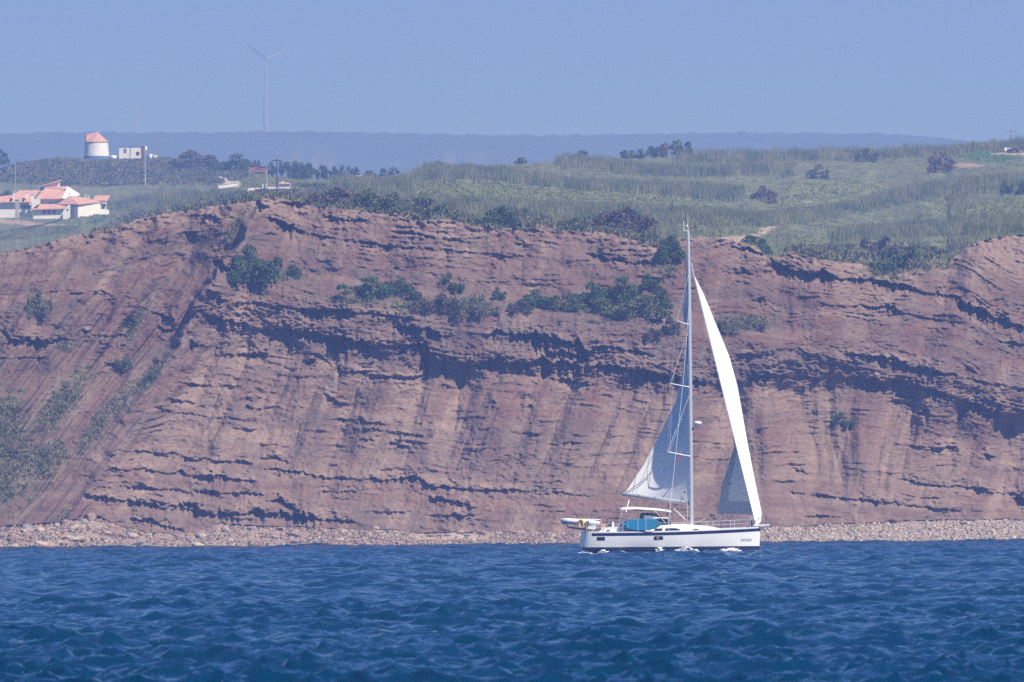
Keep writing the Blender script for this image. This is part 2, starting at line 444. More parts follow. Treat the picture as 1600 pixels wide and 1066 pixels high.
CX = np.concatenate([np.linspace(-280, -32, 60), np.linspace(-30, 1630, 1130), np.linspace(1632, 1880, 60)])
NCR = 420
def build_cliff():
    x1 = CX
    ef = edge_y(x1); ff = foot_y(x1)
    t = np.linspace(0, 1, NCR)
    xx = np.broadcast_to(x1, (NCR, len(x1))).copy()
    yy = ff[None, :] + (ef - ff)[None, :] * t[:, None]
    ppm = F / (D_shore(x1) + 25.0)
    # bedding coordinate
    b0, b1, b2 = ips(x1, BED0), ips(x1, BED1), ips(x1, BED2)
    S = np.where(yy < b1, 1 + (yy - b1) / np.maximum(b1 - b0, 20), 1 + (yy - b1) / np.maximum(b2 - b1, 20))
    S = S + 0.02 * fbm(xx / 90, yy / 90, 3, 41)
    # general slope: terraces lie flatter, ledge bands stand steeper
    cot = 0.62 + 0.18 * fbm(xx / 160, yy / 60, 2, 3)
    terr_y = ip(x1, [(-300, 430), (400, 436), (520, 452), (600, 468), (700, 476), (900, 488), (1050, 500), (1100, 512), (1230, 530), (1900, 540)])
    cot += 2.0 * np.exp(-((yy - terr_y + 6) / 13.0) ** 2) * (sstep(380, 470, xx) * sstep(1290, 1200, xx))
    band = np.exp(-((S - 0.93) / 0.13) ** 2) * sstep(290, 330, xx)
    cot -= 0.42 * band
    cot += 0.25 * sstep(1.15, 1.6, S)
    left = 1 - sstep(300, 420, xx + (yy - 400) * 0.55)
    cot += 0.30 * left
    cot = np.maximum(cot, 0.08)
    dy = (ff - ef)[None, :] / (NCR - 1) / ppm[None, :]
    run = np.cumsum(cot * dy, axis=0)
    D = D_shore(x1)[None, :] + 15.0 + run + (0.62 * (835 - ff) / ppm)[None, :]
    # large forms --------------------------------------------------------
    d = np.zeros_like(D)                                    # metres towards the sea
    g1 = xx + (yy - 400) * 0.62 - 352 + 16 * fbm(xx / 60, yy / 45, 3, 14)                       # <0: left of the great slanting gully
    stepw = 6 + 22 * sstep(470, 620, yy)
    d -= (6.2 - 2.2 * sstep(460, 620, yy)) * (.3 + .7 * sstep(345, 415, yy)) * np.exp(-np.maximum(-g1, 0) / 150.0) * sstep(stepw, -stepw, g1) * sstep(860, 700, yy)
    d += 0.8 * np.exp(-((g1 - 10) / 18.0) ** 2) * sstep(700, 600, yy)
    slant = xx + 0.78 * (yy - 500)
    ribs = ridged(slant / 46.0, yy / 420.0, 3, 21)
    d += left * (1.7 * ribs * (.35 + .8 * sstep(400, 540, yy)) + 2.6 * ridged((xx + .45 * (yy - 450)) / 105.0, yy / 420.0, 2, 77) + 0.8 * fbm(xx / 50, yy / 70, 3, 78) + 0.9 * fbm(slant / 24.0, yy / 130.0, 4, 79) * sstep(420, 520, yy))
    u_c = xx + ip(xx[0], [(-300, .75), (250, .7), (400, .36), (1000, .3), (1130, .1), (1250, -.1), (1330, .08), (1450, .36), (1600, .3), (1900, .3)])[None, :] * (yy - 640)
    u_c = u_c + 6 * fbm(xx / 60, yy / 60, 2, 12)
    lowz = sstep(0.98, 1.15, S) * (1 - 0.55 * sstep(1.75, 2.05, S))
    gul = -.75 * ridged(u_c / 70.0, yy / 260.0, 1, 31) - .17 * ridged(u_c / 27.0, yy / 150.0, 1, 34)
    d += (1 - left) * lowz * (1.8 * gul + 1.6 * fbm(u_c / 120.0, yy / 260.0, 2, 32))
    d += (1 - left) * (1 - lowz) * 0.55 * fbm(u_c / 34.0, yy / 160.0, 3, 33)
    d += 2.2 * fbm(xx / 260.0, yy / 300.0, 2, 51)
    # right bastion
    d += 3.0 * sstep(1480, 1530, xx + 0.35 * (yy - 420)) * sstep(700, 600, yy)
    # great concave scar right of the mast
    d -= 2.5 * np.exp(-((xx - 1265) / 90.0) ** 2) * np.exp(-((yy - 690) / 110.0) ** 2)
    # ledges ---------------------------------------------------------------
    jit1 = 2.4 * fbm(xx / 17.0, yy * 0 + 0.5, 3, 61)
    rag = fbm(xx / 6.5, yy / 26.0, 2, 62)
    hard = np.zeros_like(D)
    for i, L in enumerate(LEDGES):
        a = np.array(L, float)
        lo, hi = a[0, 0], a[-1, 0]
        c0, c1 = np.searchsorted(x1, lo - 6), np.searchsorted(x1, hi + 6)
        xs = x1[c0:c1]
        yc = np.interp(xs, a[:, 0], a[:, 1]); th = np.interp(xs, a[:, 0], a[:, 2])
        cone = np.abs(pn(xs / 13.0, xs * 0 + i * 2.3, 64)) * 1.5
        th0 = th * sstep(lo - 6, lo + 14, xs) * sstep(hi + 6, hi - 14, xs)
        th = th * np.clip(0.62 + 1.6 * fbm(xs / 26.0, xs * 0 + i * 1.7, 3, 63) + 0.55 * cone + .18 * pn(xs / 4.0, xs * 0 + i, 65), 0.10, 2.1)
        pil = 1 - .55 * sstep(.3, .7, pn(xs / 5.5, xs * 0 + i * .7, 66))
        th *= sstep(lo - 6, lo + 5, xs) * sstep(hi + 6, hi - 5, xs)
        tm = th / ppm[c0:c1]
        lip = yc - th / 2
        s = (yy[:, c0:c1] - (lip[None, :] + jit1[:, c0:c1] * 0.9 + rag[:, c0:c1] * (1.2 + 0.16 * th)[None, :]))
        amp = 1.42 * tm[None, :] * pil[None, :] * (1 + 0.55 * rag[:, c0:c1])
        up = np.where(s <= 0, np.exp(s / np.maximum(9.0, 1.3 * th0)[None, :]) * 0.36 * (1.42 * th0 / ppm[c0:c1])[None, :], 0)
        rec = np.clip(1 - s / (1.55 * th + 1.5)[None, :], 0, 1)
        dn = np.where(s > 0, -0.62 * rec ** 0.8, 0)
        # smooth the lip over one row
        d[:, c0:c1] += up + amp * dn
        hard[:, c0:c1] = np.maximum(hard[:, c0:c1], np.exp(-np.abs(s) / 14.0) * np.minimum(1, th / 8.0)[None, :])
    # minor bedding: sawtooth layers of uneven thickness
    lay = S * 21 + 0.9 * fbm(xx / 120.0, yy / 50.0, 2, 71) + 0.25 * pn(xx / 14.0, yy / 9.0, 72)
    fr = lay - np.floor(lay)
    rid = np.floor(lay).astype(np.int64)
    hsh = ((rid * 7919 + 13) % 101) / 101.0
    patch = np.clip(0.25 + 1.3 * fbm(xx / 55.0, lay / 3.0, 3, 73), 0, 1.3)
    saw = np.where(fr < 0.72, fr / 0.72, (1 - fr) / 0.28)
    d += (0.16 + 0.42 * hsh) * np.maximum(patch - .22, 0) * 1.5 * saw * (0.45 + 0.9 * hard + 0.3 * (1 - left) + .12 * lowz)
    # crumbling blocks along the hard beds, runnels on the marl, general roughness
    blk = fbm(xx / 7.0, yy / 4.2, 3, 81)
    d += (0.10 + 0.50 * hard + 0.22 * band) * blk
    d += 0.10 * fbm(u_c / 7.0, yy / 40.0, 3, 83) * (0.5 + lowz)
    d += 0.25 * ridged(u_c / 19.0, yy / 130.0, 2, 84) * lowz * np.clip(.5 + 1.2 * fbm(xx / 70, yy / 70, 2, 86), 0, 1)
    rough = np.clip(.55 + .9 * hard + .5 * band + .5 * sstep(.0, .5, fbm(xx / 90, yy / 50, 2, 89)) - .15 * lowz, .42, 1.2)
    d += rough * 1.05 * fbm(xx / 36.0, yy / 26.0, 6, 85, .56) + 0.13 * fbm(xx / 4.4, yy / 3.2, 3, 87)
    # crumbled brow under the turf
    brow = np.exp(-(yy - ef[None, :]) / 14.0)
    d += brow * (0.9 * fbm(xx / 11.0, yy / 8.0, 3, 88) - 0.2)
    Yw = D - d
    X0, Z0 = unp(xx, yy, D)
    v = np.stack([X0, Yw, Z0], -1)
    # colour of the rock itself -------------------------------------------
    red = np.array([0.285, 0.15, 0.118]); mauve = np.array([0.20, 0.145, 0.14]); pale = np.array([0.46, 0.33, 0.26]); grey = np.array([0.27, 0.235, 0.20])
    lc = 0.5 + 0.5 * pn(S * 6.0, xx / 500.0, 101) + 0.35 * fbm(xx / 80, yy / 40, 3, 102)
    lc = np.clip(lc, 0, 1)[..., None]
    c = red * (1 - lc) + mauve * lc
    st = np.clip(0.15 + 0.9 * fbm(u_c / 26.0, yy / 150.0, 3, 103), 0, 1)[..., None] * 0.75
    c = c * (1 - st) + grey * st
    pl = np.clip(0.9 * np.exp(-(yy - ef[None, :]) / 22.0) * (0.55 + fbm(xx / 40, yy / 14, 2, 104)) + 0.8 * hard * np.clip(0.3 + fbm(xx / 25, yy / 12, 2, 105), 0, 1), 0, 1)
    pl += 0.9 * np.clip(fbm(u_c / 36.0, yy / 110.0, 3, 106) - 0.08, 0, 1) + .5 * lowz * (1 - left) * np.clip(.25 - gul, 0, .8) + 0.35 * np.clip(pn(S * 9.0, xx / 300.0, 109), 0, 1) + 0.5 * sstep(1470, 1540, xx) * sstep(470, 400, yy)
    pl = np.clip(pl * 1.35, 0, 1)[..., None]
    c = c * (1 - pl) + pale * pl
    c = c * (1 + 0.22 * fbm(xx / 5.0, yy / 4.0, 3, 107) + 0.16 * pn(S * 31.0, xx / 160.0, 108))[..., None]
    # thin grass and scrub growing on the slopes
    def blob(cx_, cy_, rx, ry, k=0.0):
        q = ((xx - cx_ + k * (yy - cy_)) / rx) ** 2 + ((yy - cy_) / ry) ** 2
        return np.exp(-q)
    vg = np.zeros_like(D)
    for (a_, b_, rx, ry, k) in [(-10, 700, 75, 110, 0), (95, 630, 34, 60, .75), (70, 720, 40, 40, .4), (165, 650, 18, 70, .8), (235, 590, 16, 44, .8), (0, 760, 60, 40, 0),
                                (15, 640, 30, 25, 0), (215, 500, 12, 40, .5), (700, 478, 60, 16, 0), (960, 480, 80, 20, 0), (640, 480, 50, 14, 0), (1160, 505, 60, 16, 0),
                                (1040, 410, 20, 30, 0), (430, 430, 60, 16, 0), (1430, 415, 60, 12, 0),
                                (60, 480, 22, 26, 0), (100, 540, 16, 14, 0), (560, 470, 60, 10, 0), (840, 476, 60, 8, 0), (1385, 425, 40, 16, 0), (370, 350, 12, 40, .5)]:
        vg = np.maximum(vg, blob(a_, b_, rx, ry, k))
    vg = np.clip(vg * 1.15 + 0.9 * fbm(xx / 10.0, yy / 6.0, 3, 111) * (vg > 0.08) - 0.28, 0, 1)
    vg = np.maximum(vg, 0.8 * sstep(0.32, 0.6, fbm(slant / 30.0, yy / 110.0, 3, 112)) * left * sstep(480, 560, yy))[..., None] * 0.85
    gcol = np.array([0.15, 0.18, 0.09]) * (1 - np.clip(fbm(xx / 30, yy / 20, 2, 113) + .3, 0, 1)[..., None]) + np.array([0.27, 0.255, 0.16]) * np.clip(fbm(xx / 30, yy / 20, 2, 113) + .3, 0, 1)[..., None]
    c = c * (1 - vg) + gcol * vg
    c = np.clip(c * 0.545, 0.02, 0.8)
    me = fast_mesh('cliff', v.reshape(-1, 3), grid_faces(NCR, len(x1)), True, c.reshape(-1, 3))
    tag(link('cliff', me, tint_mat('cliff_rock', 0.95, 0.16, 1.6, 0.55, 1.3, 0.25)), 'layered red and mauve sea cliff with undercut ledges and gullies', None, None, 'structure')
    return v, xx, yy, vg[..., 0]
CV, CXX, CYY, CVG = build_cliff()

def cliff_pt(px, py):
    """point on the cliff face that shows at this column and row"""
    j = int(np.clip(np.searchsorted(CX, px), 1, len(CX) - 1))
    col = CYY[:, j]
    i = int(np.argmin(np.abs(col - py)))
    return Vector(CV[i, j])

# ------------------------------------------------------------------ beach
DEDGE = CV[-1, :, 1]                   # depth of the cliff edge, per column
DFOOT = CV[0, :, 1]
def build_beach():
    xs = np.linspace(-280, 1880, 900)
    nr = 44
    Ds = D_shore(xs)
    Df = np.interp(xs, CX, DFOOT) + 1.5
    zf = unp(xs, foot_y(xs) - 2, Df)[1]
    t = np.linspace(-0.9, 1, nr)[:, None]
    D = Ds[None, :] + (Df - Ds)[None, :] * t
    zt = np.where(t < 0, t * 1.2, np.broadcast_to(t, D.shape) ** 1.15)
    X = (xs[None, :] - 800 - 30 * ROLL) / F * D
    big = ip(xs, [(-300, 1.0), (340, 1.0), (420, 0.5), (1150, 0.35), (1250, 0.2), (1900, 0.2)])[None, :]
    Z = zt * zf[None, :] - 0.1 + (0.5 * fbm(X / 3.0, D / 3.0, 4, 201) + 0.3 * fbm(X / 0.9, D / .9, 2, 202)) * big * sstep(-0.5, 0.1, t)
    c = np.array([0.30, 0.21, 0.17])[None, None] * (1 + 0.35 * fbm(X / 1.2, D / 1.2, 3, 203))[..., None]
    pale = sstep(1100, 1260, xs)[None, :, None] * 0.65 + 0.35
    sand = np.exp(-((xs[None, :] - 705) / 62.0) ** 4)[..., None] * sstep(.25, .55, t)[..., None] * .8
    c = c * (1 - pale) + np.array([0.31, 0.26, 0.22]) * pale * (1 + 0.3 * fbm(X / 2, D / 2, 3, 204))[..., None]
    c = c * (1 - sand) + np.array([0.46, 0.37, 0.30]) * sand
    c = np.clip(c, 0.03, .8)
    me = fast_mesh('beach', np.stack([X, D, Z], -1).reshape(-1, 3), grid_faces(nr, len(xs)), False, c.reshape(-1, 3))
    tag(link('beach', me, tint_mat('beach_ground', 0.95, 0.3, 2.5, 0.6, 3.0, 0.2)), 'narrow rubble beach under the cliff', None, None, 'structure')
    return xs, Ds, Df, zf
BX, BDS, BDF, BZF = build_beach()

def beach_pt(px, t):
    Ds = np.interp(px, BX, BDS); Df = np.interp(px, BX, BDF); zf = np.interp(px, BX, BZF)
    D = Ds + (Df - Ds) * t
    return (px - 800) / F * D, D, max(t, 0) ** 1.15 * zf - 0.1

CUBE = np.array([(-1, -1, -1), (1, -1, -1), (1, 1, -1), (-1, 1, -1), (-1, -1, 1), (1, -1, 1), (1, 1, 1), (-1, 1, 1)], float)
CUBEF = np.array([(3, 2, 1, 0), (4, 5, 6, 7), (0, 1, 5, 4), (1, 2, 6, 5), (2, 3, 7, 6), (3, 0, 4, 7)])

def build_rocks():
    def rock_mesh(seed):
        r = np.random.default_rng(seed)
        bm = bmesh.new(); bmesh.ops.create_icosphere(bm, subdivisions=2, radius=1)
        dirs = r.normal(size=(9, 3)); dirs /= np.linalg.norm(dirs, axis=1)[:, None]
        off = 0.55 + 0.3 * r.random(9)
        for v in bm.verts:
            p = np.array(v.co)
            for q, o_ in zip(dirs, off):
                k = p @ q
                if k > o_: p = p - q * (k - o_)
            v.co = Vector(p * np.array((1.15, 1.0, 0.8)))
        me = bpy.data.meshes.new('boulder'); bm.to_mesh(me); bm.free()
        return me
    mats = [mat('boulder_rose', (0.27, 0.185, 0.155), .9, .2, .3, 2.0, 0, .4), mat('boulder_pale', (0.40, 0.33, 0.28), .9, .2, .25, 2.0, 0, .4), mat('boulder_grey', (0.22, 0.205, 0.20), .9, .2, .3, 2.0, 0, .4)]
    meshes = []
    for mi, m in enumerate(mats):
        for s in range(3):
            me = rock_mesh(50 + s + 7 * mi); me.materials.append(m); meshes.append((mi, me))
    names = ['rose brown', 'pale sandy', 'grey']
    def boulder_label(px, tt, size, nm):
        seg = [(30, 'at the far left edge'), (62, 'close to the far left edge'), (95, 'below the left end of the green slope'), (130, 'below the green scree slope'), (200, 'where the gully meets the beach'), (270, 'left of the long dark undercut'), (345, 'below the long dark undercut'),
               (450, 'right of the long dark undercut'), (560, 'below the leaning bush'), (620, 'well left of the sandy patch'), (680, 'left of the sandy patch'), (740, 'on the left half of the sandy patch'), (800, 'on the right half of the sandy patch'), (905, 'left of the yacht stern'), (1190, 'behind the yacht'), (1330, 'just right of the yacht bow'), (1480, 'under the isolated round bush'), (9999, 'near the right edge')]
        place = next(q for lim, q in seg if px < lim)
        row = 'at the water' if tt < .33 else ('halfway up the beach' if tt < .66 else 'against the cliff foot')
        sz = 'large' if size > .62 else ('medium' if size > .36 else 'small')
        return place, row, sz, '%s %s boulder %s %s' % (sz, nm, row, place)
    r = random.Random(3)
    used = set(); tries = 0; k = -1
    while k < 239 and tries < 4000:
        k += 1; tries += 1
        z = r.random()
        if z < 0.62: px = r.uniform(-5, 345)
        elif z < 0.85: px = r.uniform(345, 900)
        else: px = r.uniform(900, 1600)
        tt = r.uniform(-0.1, 0.95)
        x, y, zz = beach_pt(px, tt)
        size = (0.18 + 0.5 * r.random() ** 2.8) if px < 345 else (0.2 + 0.35 * r.random() ** 2)
        if px > 900: size *= 0.75
        mi, me = meshes[r.randrange(len(meshes))]
        if k == 0: px, tt, size = 178, .55, 1.05
        if k == 1: px, tt, size = 118, .25, .8
        if k == 2: px, tt, size = 205, .5, .75
        if k == 3: px, tt, size = 140, .85, .8
        x, y, zz = beach_pt(px, tt)
        place, row, sz, lab = boulder_label(px, tt, size, names[mi])
        if lab in used and k > 3: k -= 1; continue
        used.add(lab)
        o = link('boulder', me)
        o.location = (x, y, zz + size * 0.2)
        o.rotation_euler = (r.uniform(-.3, .3), r.uniform(-.3, .3), r.uniform(0, 6.28))
        o.scale = (size * r.uniform(.8, 1.3), size * r.uniform(.8, 1.2), size * r.uniform(.6, 1.0))
        tag(o, lab, 'boulder', 'boulders on the beach ' + place)
    # stones too many to count
    n = 15000
    rr = np.random.default_rng(9)
    px = rr.uniform(-140, 1740, n); tt = rr.uniform(-0.05, 1.02, n)
    off = (np.abs(px - 705) < 58) & (tt > .35) & (rr.random(n) < .8)
    px = np.where(off, rr.uniform(1160, 1660, n), px)
    Ds = np.interp(px, BX, BDS); Df = np.interp(px, BX, BDF); zf = np.interp(px, BX, BZF)
    D = Ds + (Df - Ds) * tt
    P = np.stack([(px - 800) / F * D, D, np.maximum(tt, 0) ** 1.15 * zf - 0.05], -1)
    sz = 0.06 + 0.15 * rr.random(n) ** 2.4
    q = CUBE[None] * (1 + 0.35 * rr.normal(size=(n, 8, 3)).clip(-1, 1)) * 0.75
    ang = rr.uniform(0, 6.28, n); ca, sa = np.cos(ang)[:, None], np.sin(ang)[:, None]
    q = np.stack([q[..., 0] * ca - q[..., 1] * sa, q[..., 0] * sa + q[..., 1] * ca, q[..., 2] * 0.75], -1)
    v = P[:, None, :] + q * sz[:, None, None]
    f = (np.arange(n)[:, None, None] * 8 + CUBEF[None]).reshape(-1, 4)
    pal = np.array([(0.28, 0.205, 0.175), (0.35, 0.28, 0.235), (0.20, 0.155, 0.145), (0.46, 0.40, 0.34)])
    w_ = rr.integers(0, 4, n)
    w_ = np.where((px > 1150) & (w_ == 2) & (rr.random(n) < .7), 3, w_)
    w_ = np.where((px > 1190) & (w_ == 0), 1, w_)
    c = pal[w_] * ((0.8 + 0.4 * rr.random(n)) * (1 + .15 * sstep(1150, 1250, px)))[:, None]
    me = fast_mesh('shingle', v.reshape(-1, 3), f, False, np.repeat(c, 8, axis=0))
    tag(link('shingle', me, tint_mat('shingle_stone', .9, .15, 4.0)), 'pale stones and pebbles heaped along the shore', None, None, 'stuff')
build_rocks()

# ------------------------------------------------------------------ plateau above the cliff
DSKY = [(-300, 2900), (0, 2850), (250, 2850), (340, 2750), (430, 2450), (560, 2300), (700, 2100), (900, 2250), (1200, 2400), (1600, 2350), (1900, 2300)]
PEXP = [(-300, .30), (0, .26), (200, .26), (330, .34), (430, .55), (600, .8), (900, .75), (1300, .7), (1900, .7)]
def sky_y(x): return ips(x, SKYL)
def plat_D(x, v):
    e = np.interp(x, CX, DEDGE); k = ips(x, DSKY); p = ips(x, PEXP)
    return e + (k - e) * np.clip(v, 0, 1) ** p
def plat_v(x, y):
    e = edge_y(x); k = sky_y(x)
    return (e - y) / (e - k)
def plat_pt(px, py):
    """point of the plateau ground that shows at this column and row"""
    D = float(plat_D(px, plat_v(px, py)))
    return at(px, py, D)

SCRUB = [  # dark heath and scrub
 [(-300, 300), (0, 285), (60, 290), (160, 292), (240, 287), (330, 290), (355, 282), (400, 285), (440, 268), (340, 240), (-300, 230)],
 [(400, 325), (430, 300), (470, 288), (520, 292), (600, 310), (680, 325), (740, 340), (760, 362), (600, 340), (480, 330)],
 [(750, 365), (760, 335), (800, 322), (830, 335), (870, 350), (960, 335), (1010, 340), (1030, 365), (1030, 395), (900, 370)],
 [(1340, 435), (1345, 400), (1380, 380), (1440, 385), (1475, 395), (1440, 415), (1400, 440)],
 [(120, 375), (200, 337), (330, 313), (372, 300), (440, 300), (440, 325), (330, 332), (200, 358)],
 [(1210, 420), (1240, 385), (1330, 385), (1345, 420)]]
FIELDS = [  # short grass
 [(628, 306), (664, 284), (760, 281), (850, 293), (1000, 304), (1110, 312), (1110, 326), (1000, 322), (800, 318)],
 [(1205, 322), (1245, 284), (1300, 280), (1340, 284), (1430, 292), (1360, 312), (1290, 326)],
 [(1440, 330), (1500, 318), (1560, 318), (1680, 315), (1680, 340), (1520, 342)],
 [(125, 357), (180, 338), (160, 332), (90, 340)],
 [(440, 272), (480, 300), (420, 300), (385, 285), (350, 292), (395, 272)]]
GREENF = [[(1492, 244), (1540, 236), (1590, 240), (1600, 246), (1560, 254), (1530, 253)], [(130, 352), (150, 340), (165, 341), (150, 352)]]
SOILF = [[(1490, 258), (1500, 253), (1545, 259), (1505, 263)], [(632, 307), (660, 296), (664, 298), (640, 308)], [(1540, 240), (1600, 236), (1640, 240), (1600, 244)],
         [(-100, 350), (0, 341), (60, 348), (110, 352), (60, 354), (0, 349)]]
ROADF = [[(336, 274), (345, 275), (362, 282), (377, 284), (374, 293), (342, 292), (352, 285)]]
CLIFFTOP_BARE = [[(1085, 372), (1120, 371), (1185, 366), (1188, 356), (1215, 354), (1190, 368), (1150, 380)], [(170, 352), (250, 336), (330, 324), (250, 343)]]

def zone(x, y):
    z = np.zeros(np.shape(x), int)          # 0 reeds
    jx = x + 5 * pn(x / 14, y / 5, 301); jy = y + 2.0 * pn(x / 14 + 9, y / 5, 302)
    for P in SCRUB: z[inpoly(jx, jy, P)] = 1
    for P in FIELDS: z[inpoly(jx, jy, P)] = 2
    jx = x + 2 * pn(x / 8, y / 4, 303); jy = y + 0.8 * pn(x / 8 + 9, y / 4, 304)
    for P in GREENF: z[inpoly(jx, jy, P)] = 3
    for P in SOILF: z[inpoly(jx, jy, P)] = 4
    for P in ROADF: z[inpoly(x, y, P)] = 5
    for P in CLIFFTOP_BARE: z[inpoly(jx, jy, P)] = 6
    return z

def build_plateau():
    xs = np.concatenate([np.linspace(-280, -25, 40), np.linspace(-20, 1620, 640), np.linspace(1625, 1880, 40)])
    nr = 90
    v = np.linspace(0, 1, nr)[:, None]
    x = np.broadcast_to(xs, (nr, len(xs)))
    e, k = edge_y(xs), sky_y(xs)
    y = e[None, :] + (k - e)[None, :] * v
    D = plat_D(x, v)
    X, Z = unp(x, y, D)
    Z = Z + 0.25 * fbm(X / 9, D / 9, 3, 305) * sstep(0, .08, v)
    D = D.copy(); Z = Z.copy()
    zn = zone(x, y)
    pal = np.array([(0.15, 0.17, 0.085), (0.10, 0.11, 0.058), (0.155, 0.185, 0.075), (0.05, 0.13, 0.05), (0.36, 0.28, 0.19), (0.50, 0.43, 0.35), (0.33, 0.26, 0.19)])
    c = pal[zn] * (1 + 0.35 * fbm(x / 18, y / 5, 3, 306))[..., None]
    mud = np.clip(fbm(x / 60, y / 12, 3, 307) - .1, 0, 1)[..., None] * (zn == 2)[..., None]
    c = c * (1 - mud) + np.array([0.22, 0.19, 0.11]) * mud
    # beyond the skyline the land falls away again
    back = []
    backc = []
    for (dd, dz) in ((60, -3), (250, -25), (900, -75), (1800, -110)):
        back.append(np.stack([X[-1] * (1 + dd / D[-1]), D[-1] + dd, np.maximum(Z[-1] + dz, 4)], -1)); backc.append(np.tile([0.09, 0.1, 0.05], (len(xs), 1)))
    V = np.concatenate([np.stack([X, D, Z], -1), np.array(back)]); C = np.concatenate([c, np.array(backc)])
    nr += 4
    me = fast_mesh('plateau', V.reshape(-1, 3), grid_faces(nr, len(xs)), True, np.clip(C, .02, .8).reshape(-1, 3))
    tag(link('plateau', me, tint_mat('plateau_ground', .95, .3, 0.8, .6, 1.2, .3)), 'grassy plateau on top of the cliff', None, None, 'structure')
build_plateau()

# ------------------------------------------------------------------ reeds and scrub (nobody could count them)
def blades(name, n, zones, dens, hgt, wid, per, pal, seed, label, lean=.35, xr=(-150, 1750), translucent=.25):
    rr = np.random.default_rng(seed)
    N = int(n * 2.6)
    x = rr.uniform(*xr, N)
    e, k = edge_y(x), sky_y(x)
    y = k + (e - k) * rr.random(N) ** 0.95
    z = zone(x, y)
    keep = np.isin(z, zones) & (rr.random(N) < dens(x, y))
    x, y = x[keep][:n], y[keep][:n]
    m = len(x)
    v = (edge_y(x) - y) / (edge_y(x) - sky_y(x))
    D = plat_D(x, v)
    X_, Z_ = unp(x, y, D)
    P = np.stack([X_, D, Z_ - 0.1], -1)
    hm = hgt(x, y, rr)
    P = np.repeat(P, per, 0); hm = np.repeat(hm, per); M = m * per
    P[:, :2] += rr.normal(0, .35, (M, 2))
    a = rr.uniform(0, 6.283, M)
    H = hm * rr.uniform(.55, 1.1, M)
    lw = wid * rr.uniform(.6, 1.4, M)
    dirx, diry = np.cos(a), np.sin(a)
    ln = H * rr.normal(0.06, lean, M)
    la = rr.uniform(0, 6.283, M)
    b0 = P + np.stack([dirx * lw, diry * lw, np.zeros(M)], -1)
    b1 = P - np.stack([dirx * lw, diry * lw, np.zeros(M)], -1)
    tp = P + np.stack([np.cos(la) * ln, np.sin(la) * ln, H], -1)
    V = np.stack([b0, b1, tp], 1).reshape(-1, 3)
    f = np.arange(M * 3).reshape(-1, 3)
    pick = fbm(x / 40, y / 9, 3, seed + 1) + 0.5 * rr.normal(0, .5, m)
    t = np.clip(.5 + 1.3 * pick, 0, 1)[:, None]
    c = np.array(pal[0]) * (1 - t) + np.array(pal[1]) * t
    c *= (0.8 + 0.4 * rr.random(m))[:, None]
    me = fast_mesh(name, V, f, False, np.repeat(c, per * 3, 0))
    tag(link(name, me, tint_mat(name + '_leaf', .8, .1, 1.0, translucent=translucent)), label, None, None, 'stuff')

BANDS = [  # thick hedges of tall cane: centre line, half height in rows
 ([(640, 290), (664, 272), (760, 276), (850, 289), (900, 295), (1000, 299), (1110, 304), (1160, 305)], 9),
 ([(870, 254), (1000, 268), (1100, 270), (1200, 268), (1240, 268)], 7),
 ([(1060, 249), (1250, 246), (1450, 240), (1600, 232), (1660, 228)], 7),
 ([(600, 322), (700, 326), (800, 330), (900, 333), (1000, 335), (1100, 342), (1200, 345), (1290, 335), (1380, 315), (1450, 300), (1620, 285)], 10),
 ([(1300, 372), (1400, 362), (1500, 358), (1620, 352)], 10),
 ([(165, 322), (230, 318), (330, 315), (400, 312)], 9), ([(-60, 333), (60, 338), (110, 341)], 6), ([(115, 341), (170, 336), (230, 333)], 5),
 ([(-60, 372), (40, 365), (120, 358)], 8), ([(520, 292), (600, 296), (640, 296)], 12)]
def band_w(x, y):
    r = np.zeros(np.shape(x))
    for L, h in BANDS:
        a = np.array(L, float)
        yy = np.interp(x, a[:, 0], a[:, 1])
        w_ = np.exp(-((y - yy) / h) ** 4) * (x > a[0, 0]) * (x < a[-1, 0])
        r = np.maximum(r, w_)
    return r
blades('reeds', 56000, [0], lambda x, y: 0.30 + 0.7 * band_w(x, y), lambda x, y, r: (0.40 + (2.2 - .7 * sstep(305, 325, y)) * band_w(x, y) * (.75 + .5 * fbm(x / 22, y / 8, 2, 77)) + .1 * r.normal(size=len(x))) * (1 - .62 * sstep(260, 160, x)) * (1 - .5 * sstep(185, 160, x) * sstep(350, 344, y)) * (1 - .5 * sstep(60, 0, np.abs(x - 390))),
       0.06, 6, [(0.115, 0.155, 0.068), (0.29, 0.29, 0.165)], 401, 'tall grey-green cane reeds in bands across the plateau', .2, translucent=.3)
blades('grass', 16000, [2, 3], lambda x, y: 1 + 0 * x, lambda x, y, r: 0.35 + .15 * r.random(len(x)), 0.16, 4, [(0.15, 0.19, 0.066), (0.27, 0.27, 0.115)], 421, 'short grass of the fields between the reeds', .4)
blades('scrub', 14000, [1], lambda x, y: 1 + 0 * x, lambda x, y, r: (0.3 + 0.75 * np.clip(fbm(x / 14, y / 6, 3, 9) + .4, 0, 1.2)) * (1 - .55 * sstep(256, 249, y) * sstep(300, 240, x)), 0.26, 13,
       [(0.085, 0.115, 0.052), (0.19, 0.175, 0.10)], 431, 'low dark scrub along the cliff top and over the windmill hill', 1.0, translucent=.1)

